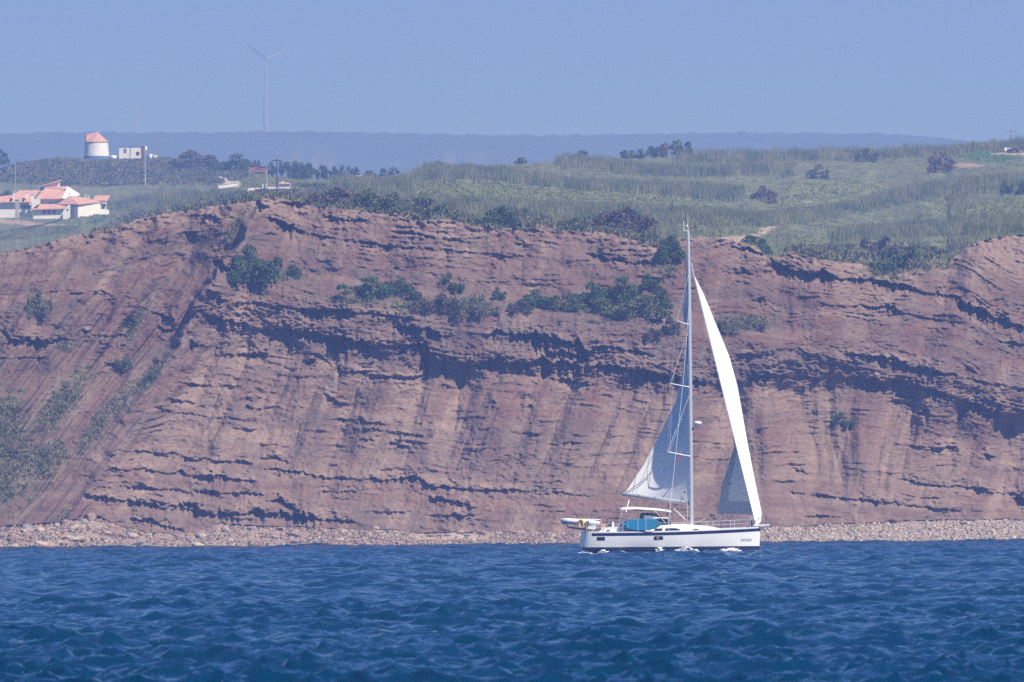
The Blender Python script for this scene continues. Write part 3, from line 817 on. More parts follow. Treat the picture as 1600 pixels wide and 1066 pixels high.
def slope_tufts():
    rr = np.random.default_rng(451)
    pr = (np.clip(CVG - .18, 0, 1) ** 1.5).ravel() * np.broadcast_to(np.gradient(CX), CVG.shape).ravel()
    n, per = 3400, 6
    idx = rr.choice(pr.size, n, p=pr / pr.sum())
    P = np.repeat(CV.reshape(-1, 3)[idx], per, 0); M = n * per
    P = P + rr.normal(0, .22, (M, 3)) * np.array([1, .6, .4])
    clump = np.clip(.6 + .9 * fbm(CXX.ravel()[idx] / 13, CYY.ravel()[idx] / 8, 3, 452), .25, 1.5)
    H = np.repeat(clump, per) * rr.uniform(.15, .5, M); a = rr.uniform(0, 6.283, M); wd = .10 * rr.uniform(.5, 1.4, M)
    la = rr.uniform(0, 6.283, M); ln = H * rr.normal(0, .6, M)
    dv = np.stack([np.cos(a) * wd, np.sin(a) * wd, 0 * a], -1)
    tp = P + np.stack([np.cos(la) * ln, np.sin(la) * ln - .1, H], -1)
    V = np.stack([P + dv, P - dv, tp], 1).reshape(-1, 3)
    t = np.clip(.5 + 1.1 * fbm(CXX.ravel()[idx] / 25, CYY.ravel()[idx] / 16, 3, 453), 0, 1)[:, None]
    c = np.array([0.14, 0.19, 0.09]) * (1 - t) + np.array([0.34, 0.33, 0.21]) * t
    c = c * (0.75 + .5 * rr.random((n, 1)))
    me = fast_mesh('slope_grass', V, np.arange(M * 3).reshape(-1, 3), False, np.repeat(c, per * 3, 0))
    tag(link('slope_grass', me, tint_mat('slope_grass_leaf', .85, .1, 1.0, translucent=.2)), 'thin grass and creeping scrub on the ledges and gullies of the cliff', None, None, 'stuff')
slope_tufts()

# ------------------------------------------------------------------ shrubs and trees
def leaf_mesh(seed, n=700, lobes=7, flat=1.0, leaf=0.085):
    r = np.random.default_rng(seed)
    cs = []
    for k in range(lobes):
        xq = -.72 + 1.44 * (k + r.uniform(.1, .9)) / lobes
        rq = r.uniform(.18, .36) * (1 - .35 * abs(xq))
        cs.append((xq, r.uniform(-.5, .5), r.uniform(.15, .75) * (1 - .6 * abs(xq)), rq))
    cs = np.array(cs)
    i = r.integers(0, lobes, n)
    dirs = r.normal(size=(n, 3)); dirs /= np.linalg.norm(dirs, axis=1)[:, None]
    dirs[:, 2] = np.where(dirs[:, 2] < -.5, -dirs[:, 2], dirs[:, 2])
    rad = r.random(n) ** .4
    p = cs[i, :3] + dirs * rad[:, None] * cs[i, 3][:, None] * np.array([1, 1, .85])
    p[:, 2] = np.abs(p[:, 2]) * flat
    # skirt of leaves down to the ground
    sk = r.random(n) < .2
    p[sk, 2] *= r.random(sk.sum()) * .6
    a1 = r.normal(size=(n, 3)); a1 /= np.linalg.norm(a1, axis=1)[:, None]
    a2 = np.cross(a1, r.normal(size=(n, 3))); a2 /= np.linalg.norm(a2, axis=1)[:, None]
    p[:, :2] /= np.percentile(np.abs(p[:, :2]), 98, axis=0)
    p[:, 2] /= np.percentile(p[:, 2], 98.5)
    p[:, 2] = np.where(p[:, 2] > .5, .5 + (p[:, 2] - .5) * 1.0, p[:, 2])
    s = leaf * 1.25 * r.uniform(.6, 1.5, n)[:, None]
    V = np.stack([p - a1 * s, p + a2 * s * .7, p + a1 * s, p - a2 * s * .7], 1).reshape(-1, 3)
    f = np.arange(n * 4).reshape(-1, 4)
    c = np.ones((n, 1)) * (0.72 + .56 * r.random((n, 1))) * np.array([[1, 1, 1]])
    me = fast_mesh('shrub', V, f, False, np.repeat(c, 4, 0))
    return me

def leaf_mat(name, col, tr=.15):
    m = tint_mat(name, .75, .15, 1.5, translucent=tr)
    n = m.node_tree.nodes; l = m.node_tree.links
    mx2 = n.new('ShaderNodeMix'); mx2.data_type = 'RGBA'; mx2.blend_type = 'MULTIPLY'; mx2.inputs['Factor'].default_value = 1
    mx2.inputs['B'].default_value = (*col, 1)
    mx = [q for q in n if q.type == 'MIX' and q != mx2][0]
    for lk in list(mx.outputs['Result'].links):
        l.new(mx2.outputs['Result'], lk.to_socket)
    l.new(mx.outputs['Result'], mx2.inputs['A'])
    return m
LEAF = {'heath': leaf_mat('shrub_heath', (0.17, 0.14, 0.115)), 'green': leaf_mat('shrub_green', (0.07, 0.125, 0.05)), 'olive': leaf_mat('shrub_olive', (0.12, 0.15, 0.07)), 'purple': leaf_mat('shrub_purple', (0.12, 0.10, 0.08)), 'pale': leaf_mat('shrub_pale', (0.17, 0.18, 0.11))}
SHM = {}
for ki, kn in enumerate(LEAF):
    SHM[kn] = []
    for s in range(3):
        me = leaf_mesh(600 + 10 * ki + s, 2300, 11, 1.0, .045); me.materials.append(LEAF[kn]); SHM[kn].append(me)

CS = 'scrub bushes growing on the cliff face'; TS = 'bushes along the cliff top'; PS = 'bushes standing among the reeds'
SHRUBS = [  # left, right, top, foot, colour, where, label, group
 (362, 438, 381, 441, 'green', 'c', 'large leaning dark green bush beside the dark slanting cleft', CS),
 (444, 470, 414, 434, 'green', 'c', 'small round bush just right of the large leaning bush', CS),
 (352, 378, 420, 442, 'green', 'c', 'low dark bush at the lower left foot of the large leaning bush', CS),
 (529, 604, 432, 467, 'green', 'c', 'left one of two wide rounded green bushes on the mid ledge', CS),
 (586, 654, 436, 465, 'green', 'c', 'right one of two wide rounded green bushes on the mid ledge', CS),
 (686, 724, 427, 456, 'green', 'c', 'upright dark bush between the two rounded bushes and the long thicket', CS),
 (769, 790, 448, 470, 'green', 'c', 'lone small dark bush on bare rock left of the long thicket', CS),
 (640, 690, 462, 490, 'purple', 'c', 'purplish brown scrub bush under the twin rounded bushes', CS),
 (672, 716, 458, 490, 'purple', 'c', 'purplish brown scrub bush under the upright dark bush', CS),
 (712, 760, 460, 494, 'pale', 'c', 'pale grey-green bush spreading below the upright dark bush', CS),
 (745, 780, 472, 492, 'pale', 'c', 'small pale bush at the foot of the lone small dark bush', CS),
 (792, 830, 468, 490, 'purple', 'c', 'low purplish bush at the left tip of the long thicket', CS),
 (816, 872, 452, 480, 'green', 'c', 'dark bush at the left end of the long thicket', CS),
 (864, 905, 460, 486, 'olive', 'c', 'low olive bush in the left half of the long thicket', CS),
 (892, 944, 440, 474, 'green', 'c', 'dark bush left of the highest bush in the long thicket', CS),
 (925, 995, 431, 474, 'green', 'c', 'highest and largest dark bush of the long thicket', CS),
 (900, 975, 466, 496, 'olive', 'c', 'wide low olive bush below the highest thicket bush', CS),
 (965, 1046, 460, 498, 'olive', 'c', 'wide low olive bush at the right end of the long thicket', CS),
 (1002, 1030, 427, 450, 'green', 'c', 'small dark bush standing above the right end of the long thicket', CS),
 (1014, 1046, 444, 482, 'green', 'c', 'tall dark bush closing the right end of the long thicket', CS),
 (1034, 1062, 494, 522, 'purple', 'c', 'dark purplish bush left of the mast at the third spreader', CS),
 (1005, 1035, 512, 534, 'purple', 'c', 'small purplish bush below the right end of the long thicket', CS),
 (1026, 1068, 366, 404, 'green', 'c', 'dark bush in the notch of the brow left of the mast top', CS),
 (1300, 1334, 644, 668, 'green', 'c', 'isolated round bush on the bare red slope right of the sails', CS),
 (1108, 1158, 497, 520, 'pale', 'c', 'pale bush on the ledge right of the upper foresail', CS),
 (1152, 1198, 496, 516, 'pale', 'c', 'smaller pale bush further right on the ledge behind the upper foresail', CS),
 (44, 82, 452, 497, 'pale', 'c', 'pale tufted bush alone on the far left face', CS),
 (180, 206, 558, 576, 'olive', 'c', 'small olive bush on the slanting ribs left of the cleft', CS),
 (750, 816, 324, 360, 'green', 'e', 'dark bush on the brow left of the middle of the cliff top', TS),
 (884, 922, 342, 362, 'green', 'e', 'small dark bush on the brow beside the wide purplish bush', TS),
 (928, 1016, 328, 364, 'purple', 'e', 'wide purplish bush on the brow left of the mast top', TS),
 (1146, 1204, 370, 398, 'green', 'e', 'dark bush overhanging the brow right of the mast top', TS),
 (1350, 1412, 392, 432, 'green', 'e', 'left dark bush in the saddle before the right bastion', TS),
 (1396, 1440, 386, 422, 'green', 'e', 'right dark bush in the saddle before the right bastion', TS),
 (1345, 1400, 372, 402, 'purple', 'e', 'purplish bush behind the two saddle bushes', TS),
 (480, 560, 296, 328, 'purple', 'e', 'wide purplish bush on the brow right of the highest red outcrop', TS),
 (540, 620, 300, 334, 'olive', 'e', 'wide olive bush on the brow right of the wide purplish bush', TS),
 (622, 700, 312, 342, 'olive', 'e', 'olive bush on the brow below the bare field scar', TS),
 (1174, 1214, 292, 318, 'heath', 'p', 'round purplish bush at the left corner of the grass field', PS),
 (1450, 1490, 240, 270, 'heath', 'p', 'bare purplish bush left of the green crop field', PS),
 (1262, 1296, 258, 280, 'pale', 'p', 'greyish bush behind the grass field', PS),
 (1336, 1370, 233, 254, 'olive', 'p', 'tall olive bush breaking the right skyline', PS),
 (1563, 1584, 284, 303, 'green', 'p', 'left one of two round dark bushes near the right edge', PS),
 (1588, 1610, 284, 305, 'green', 'p', 'right one of two round dark bushes near the right edge', PS),
 (268, 340, 238, 262, 'purple', 'p', 'long brown bush on the ridge right of the white hut', PS),
 (326, 392, 243, 268, 'green', 'p', 'long green bush on the ridge before the ruined brick shed', PS),
 (-10, 30, 300, 330, 'green', 'p', 'dark bush behind the left wing of the villa', PS),
]
for k, (x0, x1, y0, y1, kn, wh, lab, grp) in enumerate(SHRUBS):
    cx_ = (x0 + x1) / 2
    p = cliff_pt(cx_, y1 - 4) if wh == 'c' else (plat_pt(cx_, min(y1, float(edge_y(cx_)) - 1.5)))
    ppm = F / p.y
    me = SHM[kn][k % 3]
    o = link('shrub', me)
    o.location = p + Vector((0, (-.3 if wh == 'c' else .4), 0))
    o.location.z = unp(cx_, y1, p.y)[1]
    ww = (x1 - x0) / 2 / ppm; hh = (y1 - y0) / ppm * (.9 if wh == 'c' else 1)
    o.scale = (ww * 1.02, min(ww * 1.0, hh * 1.1) * (.8 if wh == 'c' else 1), hh * 1.0)
    o.rotation_euler = (0, 0, math.pi if k % 2 else 0)
    tag(o, lab, 'bush', grp)

bark = mat('pine_bark', (0.12, 0.08, 0.06), .9, .1, .3, 3)
TRM = [leaf_mesh(700 + s, 1300, 9, 1.0, .06) for s in range(3)]
for me in TRM: me.materials.append(LEAF['green'])
RUST = leaf_mat('tree_rust', (0.16, 0.10, 0.055))
me_rust = leaf_mesh(720, 800, 7, 1.0, .075); me_rust.materials.append(RUST)
TREES = [  # left, right, top, foot, label, group, rusty
 (-32, 14, 234, 262, 'pine at the left edge of the picture leaning over the hill', None, 0),
 (447, 470, 254, 282, 'leftmost pine of the row behind the gate house', 'pines behind the gate house', 0),
 (455, 490, 257, 286, 'broad pine second from the left in the row behind the gate house', 'pines behind the gate house', 0),
 (466, 494, 258, 286, 'broad pine third from the left in the row behind the gate house', 'pines behind the gate house', 0),
 (496, 516, 260, 286, 'pine in the middle of the row left of the orange shed', 'pines behind the gate house', 0),
 (514, 530, 262, 286, 'narrow pine right of the middle of the row left of the orange shed', 'pines behind the gate house', 0),
 (530, 547, 261, 286, 'narrow pine second left of the orange shed', 'pines behind the gate house', 0),
 (546, 562, 263, 286, 'narrow pine directly left of the orange shed', 'pines behind the gate house', 0),
 (568, 590, 268, 286, 'pale crowned tree directly right of the orange shed', 'pines behind the gate house', 0),
 (592, 622, 264, 284, 'dark tree where the reed slope begins to rise', 'pines behind the gate house', 0),
 (375, 392, 250, 268, 'small pine left of the ruined brick shed', 'pines behind the gate house', 0),
 (392, 406, 252, 270, 'small pine behind the left end of the ruined brick shed', 'pines behind the gate house', 0),
 (418, 432, 255, 276, 'small pine between the brick shed and the tall pole', 'pines behind the gate house', 0),
 (434, 446, 254, 276, 'thin pine right of the tall dark pole', 'pines behind the gate house', 0),
 (680, 690, 252, 266, 'tiny lone tree on the centre left skyline', None, 0),
 (898, 922, 237, 254, 'lone dark tree on the skyline left of the tree group', None, 0),
 (806, 822, 247, 258, 'small tree on the skyline above the middle of the cliff', None, 0),
 (968, 986, 236, 252, 'thin tree at the left end of the skyline group', 'trees of the skyline group', 0),
 (984, 1006, 235, 252, 'small dark tree second in the skyline group', 'trees of the skyline group', 0),
 (1010, 1034, 230, 248, 'dark tree in the middle of the skyline group', 'trees of the skyline group', 0),
 (1028, 1054, 226, 248, 'rust coloured tree in the skyline group', 'trees of the skyline group', 1),
 (1050, 1082, 222, 246, 'tallest tree at the right end of the skyline group', 'trees of the skyline group', 0)]
for k, (x0, x1, y0, y1, lab, grp, rusty) in enumerate(TREES):
    cx_ = (x0 + x1) / 2
    D = float(plat_D(cx_, 1.0)) - 6
    ppm = F / D
    b = at(cx_, y1, D)
    H = (y1 - y0) / ppm; W = (x1 - x0) / 2 / ppm
    t = empty('pine_tree' if not rusty else 'tree', b, lab, 'tree', grp)
    tr = MB()
    tr.tube([(0, 0, -1), (0.05 * W, 0, .25 * H), (0, .05 * W, .8 * H)], [.26, .2, .07], 7)
    for q in range(5):
        a = q * 1.35 + k
        tr.tube([(0, 0, H * (.25 + .09 * q)), (W * .6 * math.cos(a), W * .6 * math.sin(a), H * (.42 + .09 * q))], [.09, .03], 5)
    tr.build('trunk', bark, t, True)
    c = link('crown', me_rust if rusty else TRM[k % 3], None, t)
    c.location = (0, 0, H * .16)
    c.scale = (W * 1.0, W * 1.0, H * .86)
    c.rotation_euler = (0, 0, k * 1.3)

# ------------------------------------------------------------------ far hills with their tree line
def build_far():
    D0 = 7400.0
    xs = np.linspace(-900, 2500, 1500)
    top = ip(xs, [(-900, 222), (-200, 212), (0, 210), (130, 208), (250, 209), (420, 207), (600, 209), (720, 212), (900, 213), (1100, 209), (1250, 209), (1400, 211), (1470, 216), (1530, 224), (1700, 236), (2500, 250)])
    trees = np.clip(fbm(xs / 26, xs * 0, 3, 501) * 4 + 1, 0, 6) + np.abs(pn(xs / 5, xs * 0 + 4, 502)) * 2.4
    trees *= sstep(1480, 1380, xs) * .6 + .4
    rows = []
    # a rolling slope: from low land in front up to the tree line, then down behind
    xw, zt = unp(xs, top - trees, D0)
    zs = unp(xs, top, D0)[1]
    prof = [(-2000, .08), (-1800, .14), (-1500, .30), (-1100, .47), (-700, .66), (-350, .84), (-120, .95), (-40, .975), (0, 1.0), (60, .96), (250, .9), (700, .7), (1500, .95), (2300, 1.24), (2900, 1.2)]
    cols = []
    for (dd, fr) in prof:
        z = zt if dd == 0 else zs * fr + 7 * fbm(xw / 130, xw * 0 + dd / 300.0, 3, 503)
        rows.append(np.stack([xw, np.full_like(xs, D0 + dd), z], -1))
        n_ = fbm(xs / 45, xs * 0 + dd / 160.0, 3, 504)
        k = sstep(.0, .5, n_)[:, None] * (0.0 if dd > -200 else .55)  # pale fields on the lower slopes, valley haze put into their colour too
        cols.append(np.array([0.035, 0.065, 0.055]) * (1 - k) + np.array([0.42, 0.33, 0.25]) * k)
    V = np.array(rows); C = np.array(cols)
    me = fast_mesh('far_hills', V.reshape(-1, 3), grid_faces(len(rows), len(xs)), True, C.reshape(-1, 3))
    tag(link('far_hills', me, tint_mat('far_hill_forest', .95, .2, .02)), 'long wooded ridge fading blue far behind the plateau', None, None, 'structure')
build_far()
def turbine():
    D = 9650.0
    white = mat('turbine_white', (0.25, 0.26, 0.27), .5, .3)
    b = at(415, 214, D); hub = at(416.5, 92, D)
    t = empty('wind_turbine', b, 'faint white wind turbine rising out of the haze above the ridge', 'wind turbine')
    H = hub.z - b.z
    MB().tube([(0, 0, -4), (0, 0, H * .5), (hub.x - b.x, 0, H - 1)], [2.1, 1.7, 1.2], 12).build('tower', white, t, True)
    hx = hub.x - b.x
    MB().tube([(hx, -2.6, H), (hx, 3.5, H)], [1.4, 1.6], 10).build('nacelle', white, t, True)
    MB().ball((hx, -3.2, H), 1.5).build('hub', white, t, True)
    for (px, py) in ((379, 64), (455, 76), (404, 148)):
        e = at(px, py, D) - b
        d = Vector((e.x - hx, 0, e.z - H)); L = d.length; d.normalize(); s = Vector((-d.z, 0, d.x))
        o = Vector((hx, -3.4, H))
        m = MB()
        st = [(0, .9, .8), (.12, 2.1, .5), (.3, 1.8, .35), (.7, 1.1, .22), (1, .4, .1)]
        ring = []
        for (q, wd, th) in st:
            c = o + d * (L * q)
            ring.append([c - s * wd * .35 + Vector((0, -th, 0)), c + s * wd * .65 + Vector((0, 0, 0)), c - s * wd * .35 + Vector((0, th, 0))])
        m.surf([r_ + [r_[0]] for r_ in ring]).build('blade', white, t, True)
    grey = mat('mast_grey', (0.35, 0.36, 0.38), .6, .3)
    b = at(216, 214, D); top = at(215, 158, D).z - b.z
    t = empty('lattice_mast', b, 'hardly visible lattice mast on the ridge above the white hut', 'mast')
    m = MB()
    for (sx, sy) in ((-1, -1), (1, -1), (1, 1), (-1, 1)):
        m.tube([(sx * 1.8, sy * 1.8, -3), (sx * .4, sy * .4, top)], .22, 5)
    m.build('leg_frame', grey, t)
    m = MB()
    n = 9
    for k in range(n):
        z0, z1 = top * k / n, top * (k + 1) / n
        w0, w1 = 1.8 - 1.4 * k / n, 1.8 - 1.4 * (k + 1) / n
        for s_ in (-1, 1):
            m.tube([(-w0, s_ * w0, z0), (w1, s_ * w1, z1)], .14, 4); m.tube([(w0, s_ * w0, z0), (-w1, s_ * w1, z1)], .14, 4)
    m.build('bracing', grey, t)
turbine()

# ------------------------------------------------------------------ buildings
white = mat('white_render', (0.78, 0.77, 0.74), .8, .2, .06, .8)
tile = mat('clay_tile', (0.53, 0.31, 0.235), .85, .2, .18, 1.5, 0, .4)
glass = mat('dark_glass', (0.02, 0.025, 0.035), .1, .5)
blue = mat('blue_paint', (0.08, 0.20, 0.42), .7, .2, .1, 1)
conc = mat('concrete', (0.42, 0.39, 0.36), .9, .2, .2, 1)
brick = mat('old_brick', (0.30, 0.17, 0.135), .9, .15, .3, 2, 0, .4)
wood = mat('grey_wood', (0.24, 0.21, 0.19), .85, .2, .2, 2)
rust = mat('rusty_board', (0.20, 0.075, 0.045), .85, .2, .25, 2)
steel = mat('galvanised', (0.5, 0.52, 0.55), .45, .5, .1, 2, .3)
dark = mat('dark_trim', (0.03, 0.03, 0.035), .7, .3)

def windmill():
    b = plat_pt(151.0, 247.5); D = b.y; k = D / F       # metres per pixel
    t = empty('windmill', b, 'round white windmill with a terracotta cap on the hilltop', 'windmill')
    r0, r1 = 19.6 * k, 17.8 * k
    zt = 25.5 * k
    MB().lathe((0, 0, 0), [(r0 * 1.0, 3.2 * k), (r1, zt)], 40).build('tower', white, t, True)
    MB().lathe((0, 0, 0), [(r0 * 1.012, -.6), (r0 * 1.012, 3.2 * k)], 40).build('base_band', blue, t, True)
    MB().lathe((0, 0, 0), [(r0 * 1.5, -1.2), (r0 * 1.45, -.35)], 40).build('plinth', conc, t)
    z = zt
    # cap: an eccentric tiled cone cut off by an upright board on the left
    n = 36; rc = 18.6 * k
    m = MB(); bot = []; apex = Vector((2 * k, 0, z + 15.5 * k)); xl = -15.6 * k
    ring = [Vector((max(rc * math.cos(2 * math.pi * q / n), xl), rc * math.sin(2 * math.pi * q / n), z)) for q in range(n)]
    lft = [p for p in ring if p.x <= xl + 1e-6]
    ymax = max(abs(p.y) for p in lft)
    top_l = [Vector((xl, -ymax * .75, z + 11.5 * k)), Vector((xl, ymax * .75, z + 11.5 * k))]
    for q in range(n):
        a, c = ring[q], ring[(q + 1) % n]
        if a.x <= xl + 1e-6 and c.x <= xl + 1e-6: continue
        m.face([a, c, apex])
    lo, hi = min(lft, key=lambda p: p.y), max(lft, key=lambda p: p.y)
    m.face([lo, apex, top_l[0]]); m.face([hi, top_l[1], apex]); m.face([top_l[0], apex, top_l[1]])
    m.build('cap', tile, t)
    MB().hexa([(xl - .35, -ymax, z - .05), (xl + .02, -ymax, z - .05), (xl + .02, ymax, z - .05), (xl - .35, ymax, z - .05),
               (xl - .35, -ymax * .8, z + 12.6 * k), (xl + .02, -ymax * .8, z + 12.6 * k), (xl + .02, ymax * .8, z + 12.6 * k), (xl - .35, ymax * .8, z + 12.6 * k)]).build('cap_board', rust, t)
    MB().lathe((0, 0, 0), [(rc * 1.0, zt - .22), (rc * 1.0, zt - .03)], 40).build('eaves_ring', tile, t)
    MB().box(-r1 * .93 - .05, -r1 * .93 + .1, -r0 * .45, -r0 * .45 + .5, zt - 1.0, zt - .35).build('window', glass, t)
windmill()

def hut():
    b = plat_pt(207, 247.0); D = b.y - 4; k = D / F
    b = at(207, 247, D)
    def L(px, py, d=0.0): return Vector(((px - 207) * k, d, (247 - py) * k))
    t = empty('site_hut', b, 'flat roofed white hut with two joined wall panels right of the windmill', 'hut')
    dep = 2.6
    MB().prism([L(186.3, 248), L(203, 248), L(203, 230), L(186.3, 230)], (0, dep, 0)).build('wall', white, t)
    MB().prism([L(204, 248), L(220, 248), L(220, 230), L(204, 230)], (0, dep, 0)).build('wall', white, t)
    MB().prism([L(203, 248, -.03), L(204, 248, -.03), L(204, 230, -.03), L(203, 230, -.03)], (0, .2, 0)).build('corner_post', dark, t)
    MB().prism([L(185.3, 230, -.1), L(220.8, 230, -.1), L(220.8, 228.6, -.1), L(185.3, 228.6, -.1)], (0, dep + .2, 0)).build('roof', blue, t)
    wn = MB(); wn.prism([L(193.2, 238.5, -.06), L(198.2, 238.5, -.06), L(198.2, 232, -.06), L(193.2, 232, -.06)], (0, .05, 0)); wn = wn.build('window', white, t)
    for (a, c) in ((193.6, 195.4), (196.1, 197.9)):
        MB().prism([L(a, 238.2, -.09), L(c, 238.2, -.09), L(c, 232.3, -.09), L(a, 232.3, -.09)], (0, .03, 0)).build('pane', glass, wn)
    MB().prism([L(213.2, 242.5, -.1), L(218, 242.5, -.1), L(218, 237.5, -.1), L(213.2, 237.5, -.1)], (0, .1, 0)).build('meter_box', dark, t)
    s = empty('tool_shed', at(224, 247, D + .2), 'narrow rust brown shed against the right end of the white hut', 'shed')
    def L2(px, py, d=0.0): return Vector(((px - 224) * k, d, (247 - py) * k))
    MB().prism([L2(221, 248), L2(226, 248), L2(226, 229), L2(221, 229)], (0, 2.0, 0)).build('wall', rust, s)
    MB().prism([L2(220.9, 229, -.1), L2(226.2, 229, -.1), L2(226.2, 228, -.1), L2(220.9, 228, -.1)], (0, 2.2, 0)).build('roof', wood, s)
    q = empty('water_tank', at(228.2, 247, D + .6), 'small white water tank on a stand beside the rust brown shed', 'tank')
    MB().lathe((0, 0, 0), [(.28, 11.5 * k), (.30, 12 * k), (.30, 16.5 * k), (.12, 18 * k)], 14).build('barrel', white, q, True)
    m = MB()
    for (sx, sy) in ((-1, -1), (1, -1), (1, 1), (-1, 1)): m.tube([(sx * .22, sy * .22, -.2), (sx * .22, sy * .22, 11.5 * k)], .05, 5)
    m.build('stand', wood, q)
    q = empty('tarp_stack', at(231, 247, D - .4), 'stack under a blue tarpaulin right of the water tank', 'stack')
    MB().hexa([(-.8, 0, -.2), (.9, 0, -.2), (.9, 1.2, -.2), (-.8, 1.2, -.2), (-.65, .1, .95), (.85, .1, .8), (.8, 1.1, .8), (-.65, 1.1, .95)]).build('tarpaulin', blue, q)
    MB().box(-.9, .95, -.1, 1.3, -.35, -.2).build('pallet', wood, q)
    for i, (px, wd, hh, lab) in enumerate(((235.5, .55, .9, 'white drum directly right of the blue tarpaulin'), (241, .75, .75, 'wide pale drum at the far right end of the hut yard'), (177, .8, .62, 'pale drum between the windmill and the white hut'))):
        q = empty('drum', at(px, 247, D - .3), lab, 'drum', 'drums in the hut yard')
        MB().lathe((0, 0, 0), [(wd * .9, -.2), (wd, 0), (wd, hh * .9), (wd * .7, hh)], 14).build('drum_body', white if i != 1 else conc, q, True)
        MB().lathe((0, 0, 0), [(wd * .5, hh), (wd * .5, hh + .08)], 12).build('drum_lid', conc, q)
hut()

def poles():
    def pole(px, yt, yb, m, r, label, cross=0, D=None, name='utility_pole'):
        p = plat_pt(px, yb) if D is None else at(px, yb, D)
        h = (yb - yt) / F * p.y
        t = empty(name, p, label, 'pole', None)
        MB().tube([(0, 0, -.6), (0, 0, h)], [r, r * .7], 8).build('post', m, t, True)
        if cross:
            c = MB(); c.box(-.9, .9, -.06, .06, h - .45, h - .3); c.build('crossarm', m, t)
            for sx in (-.8, 0, .8):
                MB().lathe((sx, 0, h - .3), [(.05, 0), (.08, .1), (.04, .22)], 8).build('insulator', conc, t)
        else:
            MB().lathe((0, 0, h), [(r * .9, -.02), (r * .5, .12)], 8).build('post_cap', m, t)
        return p + Vector((0, 0, h - .1))
    pole(24.5, 256, 301, steel, .10, 'thin grey pole standing on the hill above the left wing of the villa')
    pole(226.8, 229, 290, steel, .15, 'tall pale pole on the slope in front of the white hut')
    pole(126, 258, 296, wood, .08, 'thin dark pole on the slope below the windmill')
    pole(145, 279, 297, wood, .06, 'short thin post right of the pole below the windmill')
    pole(213, 213, 247, wood, .05, 'thin mast rising behind the flat roofed white hut', name='radio_mast')
    pole(248.5, 205, 246, wood, .08, 'tall thin mast right of the hut yard', name='radio_mast')
    pole(417, 263, 299, steel, .10, 'pale slanting pole standing at the white gate', 0)
    a = pole(433.0, 247.5, 299, dark, .12, 'tall dark utility pole with a crossarm behind the white gate', 1)
    c = pole(1579.5, 202.5, 222, wood, .12, 'utility pole with a crossarm on the right skyline', 1)
    pole(296, 299, 316, steel, .05, 'thin pale post among the reeds left of the dirt road')
    def cable(p, q, sag, label):
        pts = []
        for k in range(13):
            s = k / 12; v = p.lerp(q, s); v.z -= sag * 4 * s * (1 - s); pts.append(v - p)
        o = MB().tube(pts, .018, 4).build('overhead_cable', dark)
        o.location = p; tag(o, label, 'cable')
    cable(a, at(399, 257, a.y + 60), 1.0, 'overhead cable from the dark utility pole towards the brick shed')
    cable(a, at(466, 268, a.y + 40), 1.0, 'overhead cable from the dark utility pole towards the pines')
    cable(c, at(1500, 219, c.y + 40), 1.5, 'overhead cable running left from the skyline pole')
    cable(c, at(1680, 203, c.y + 40), 2.0, 'overhead cable running right from the skyline pole')
poles()

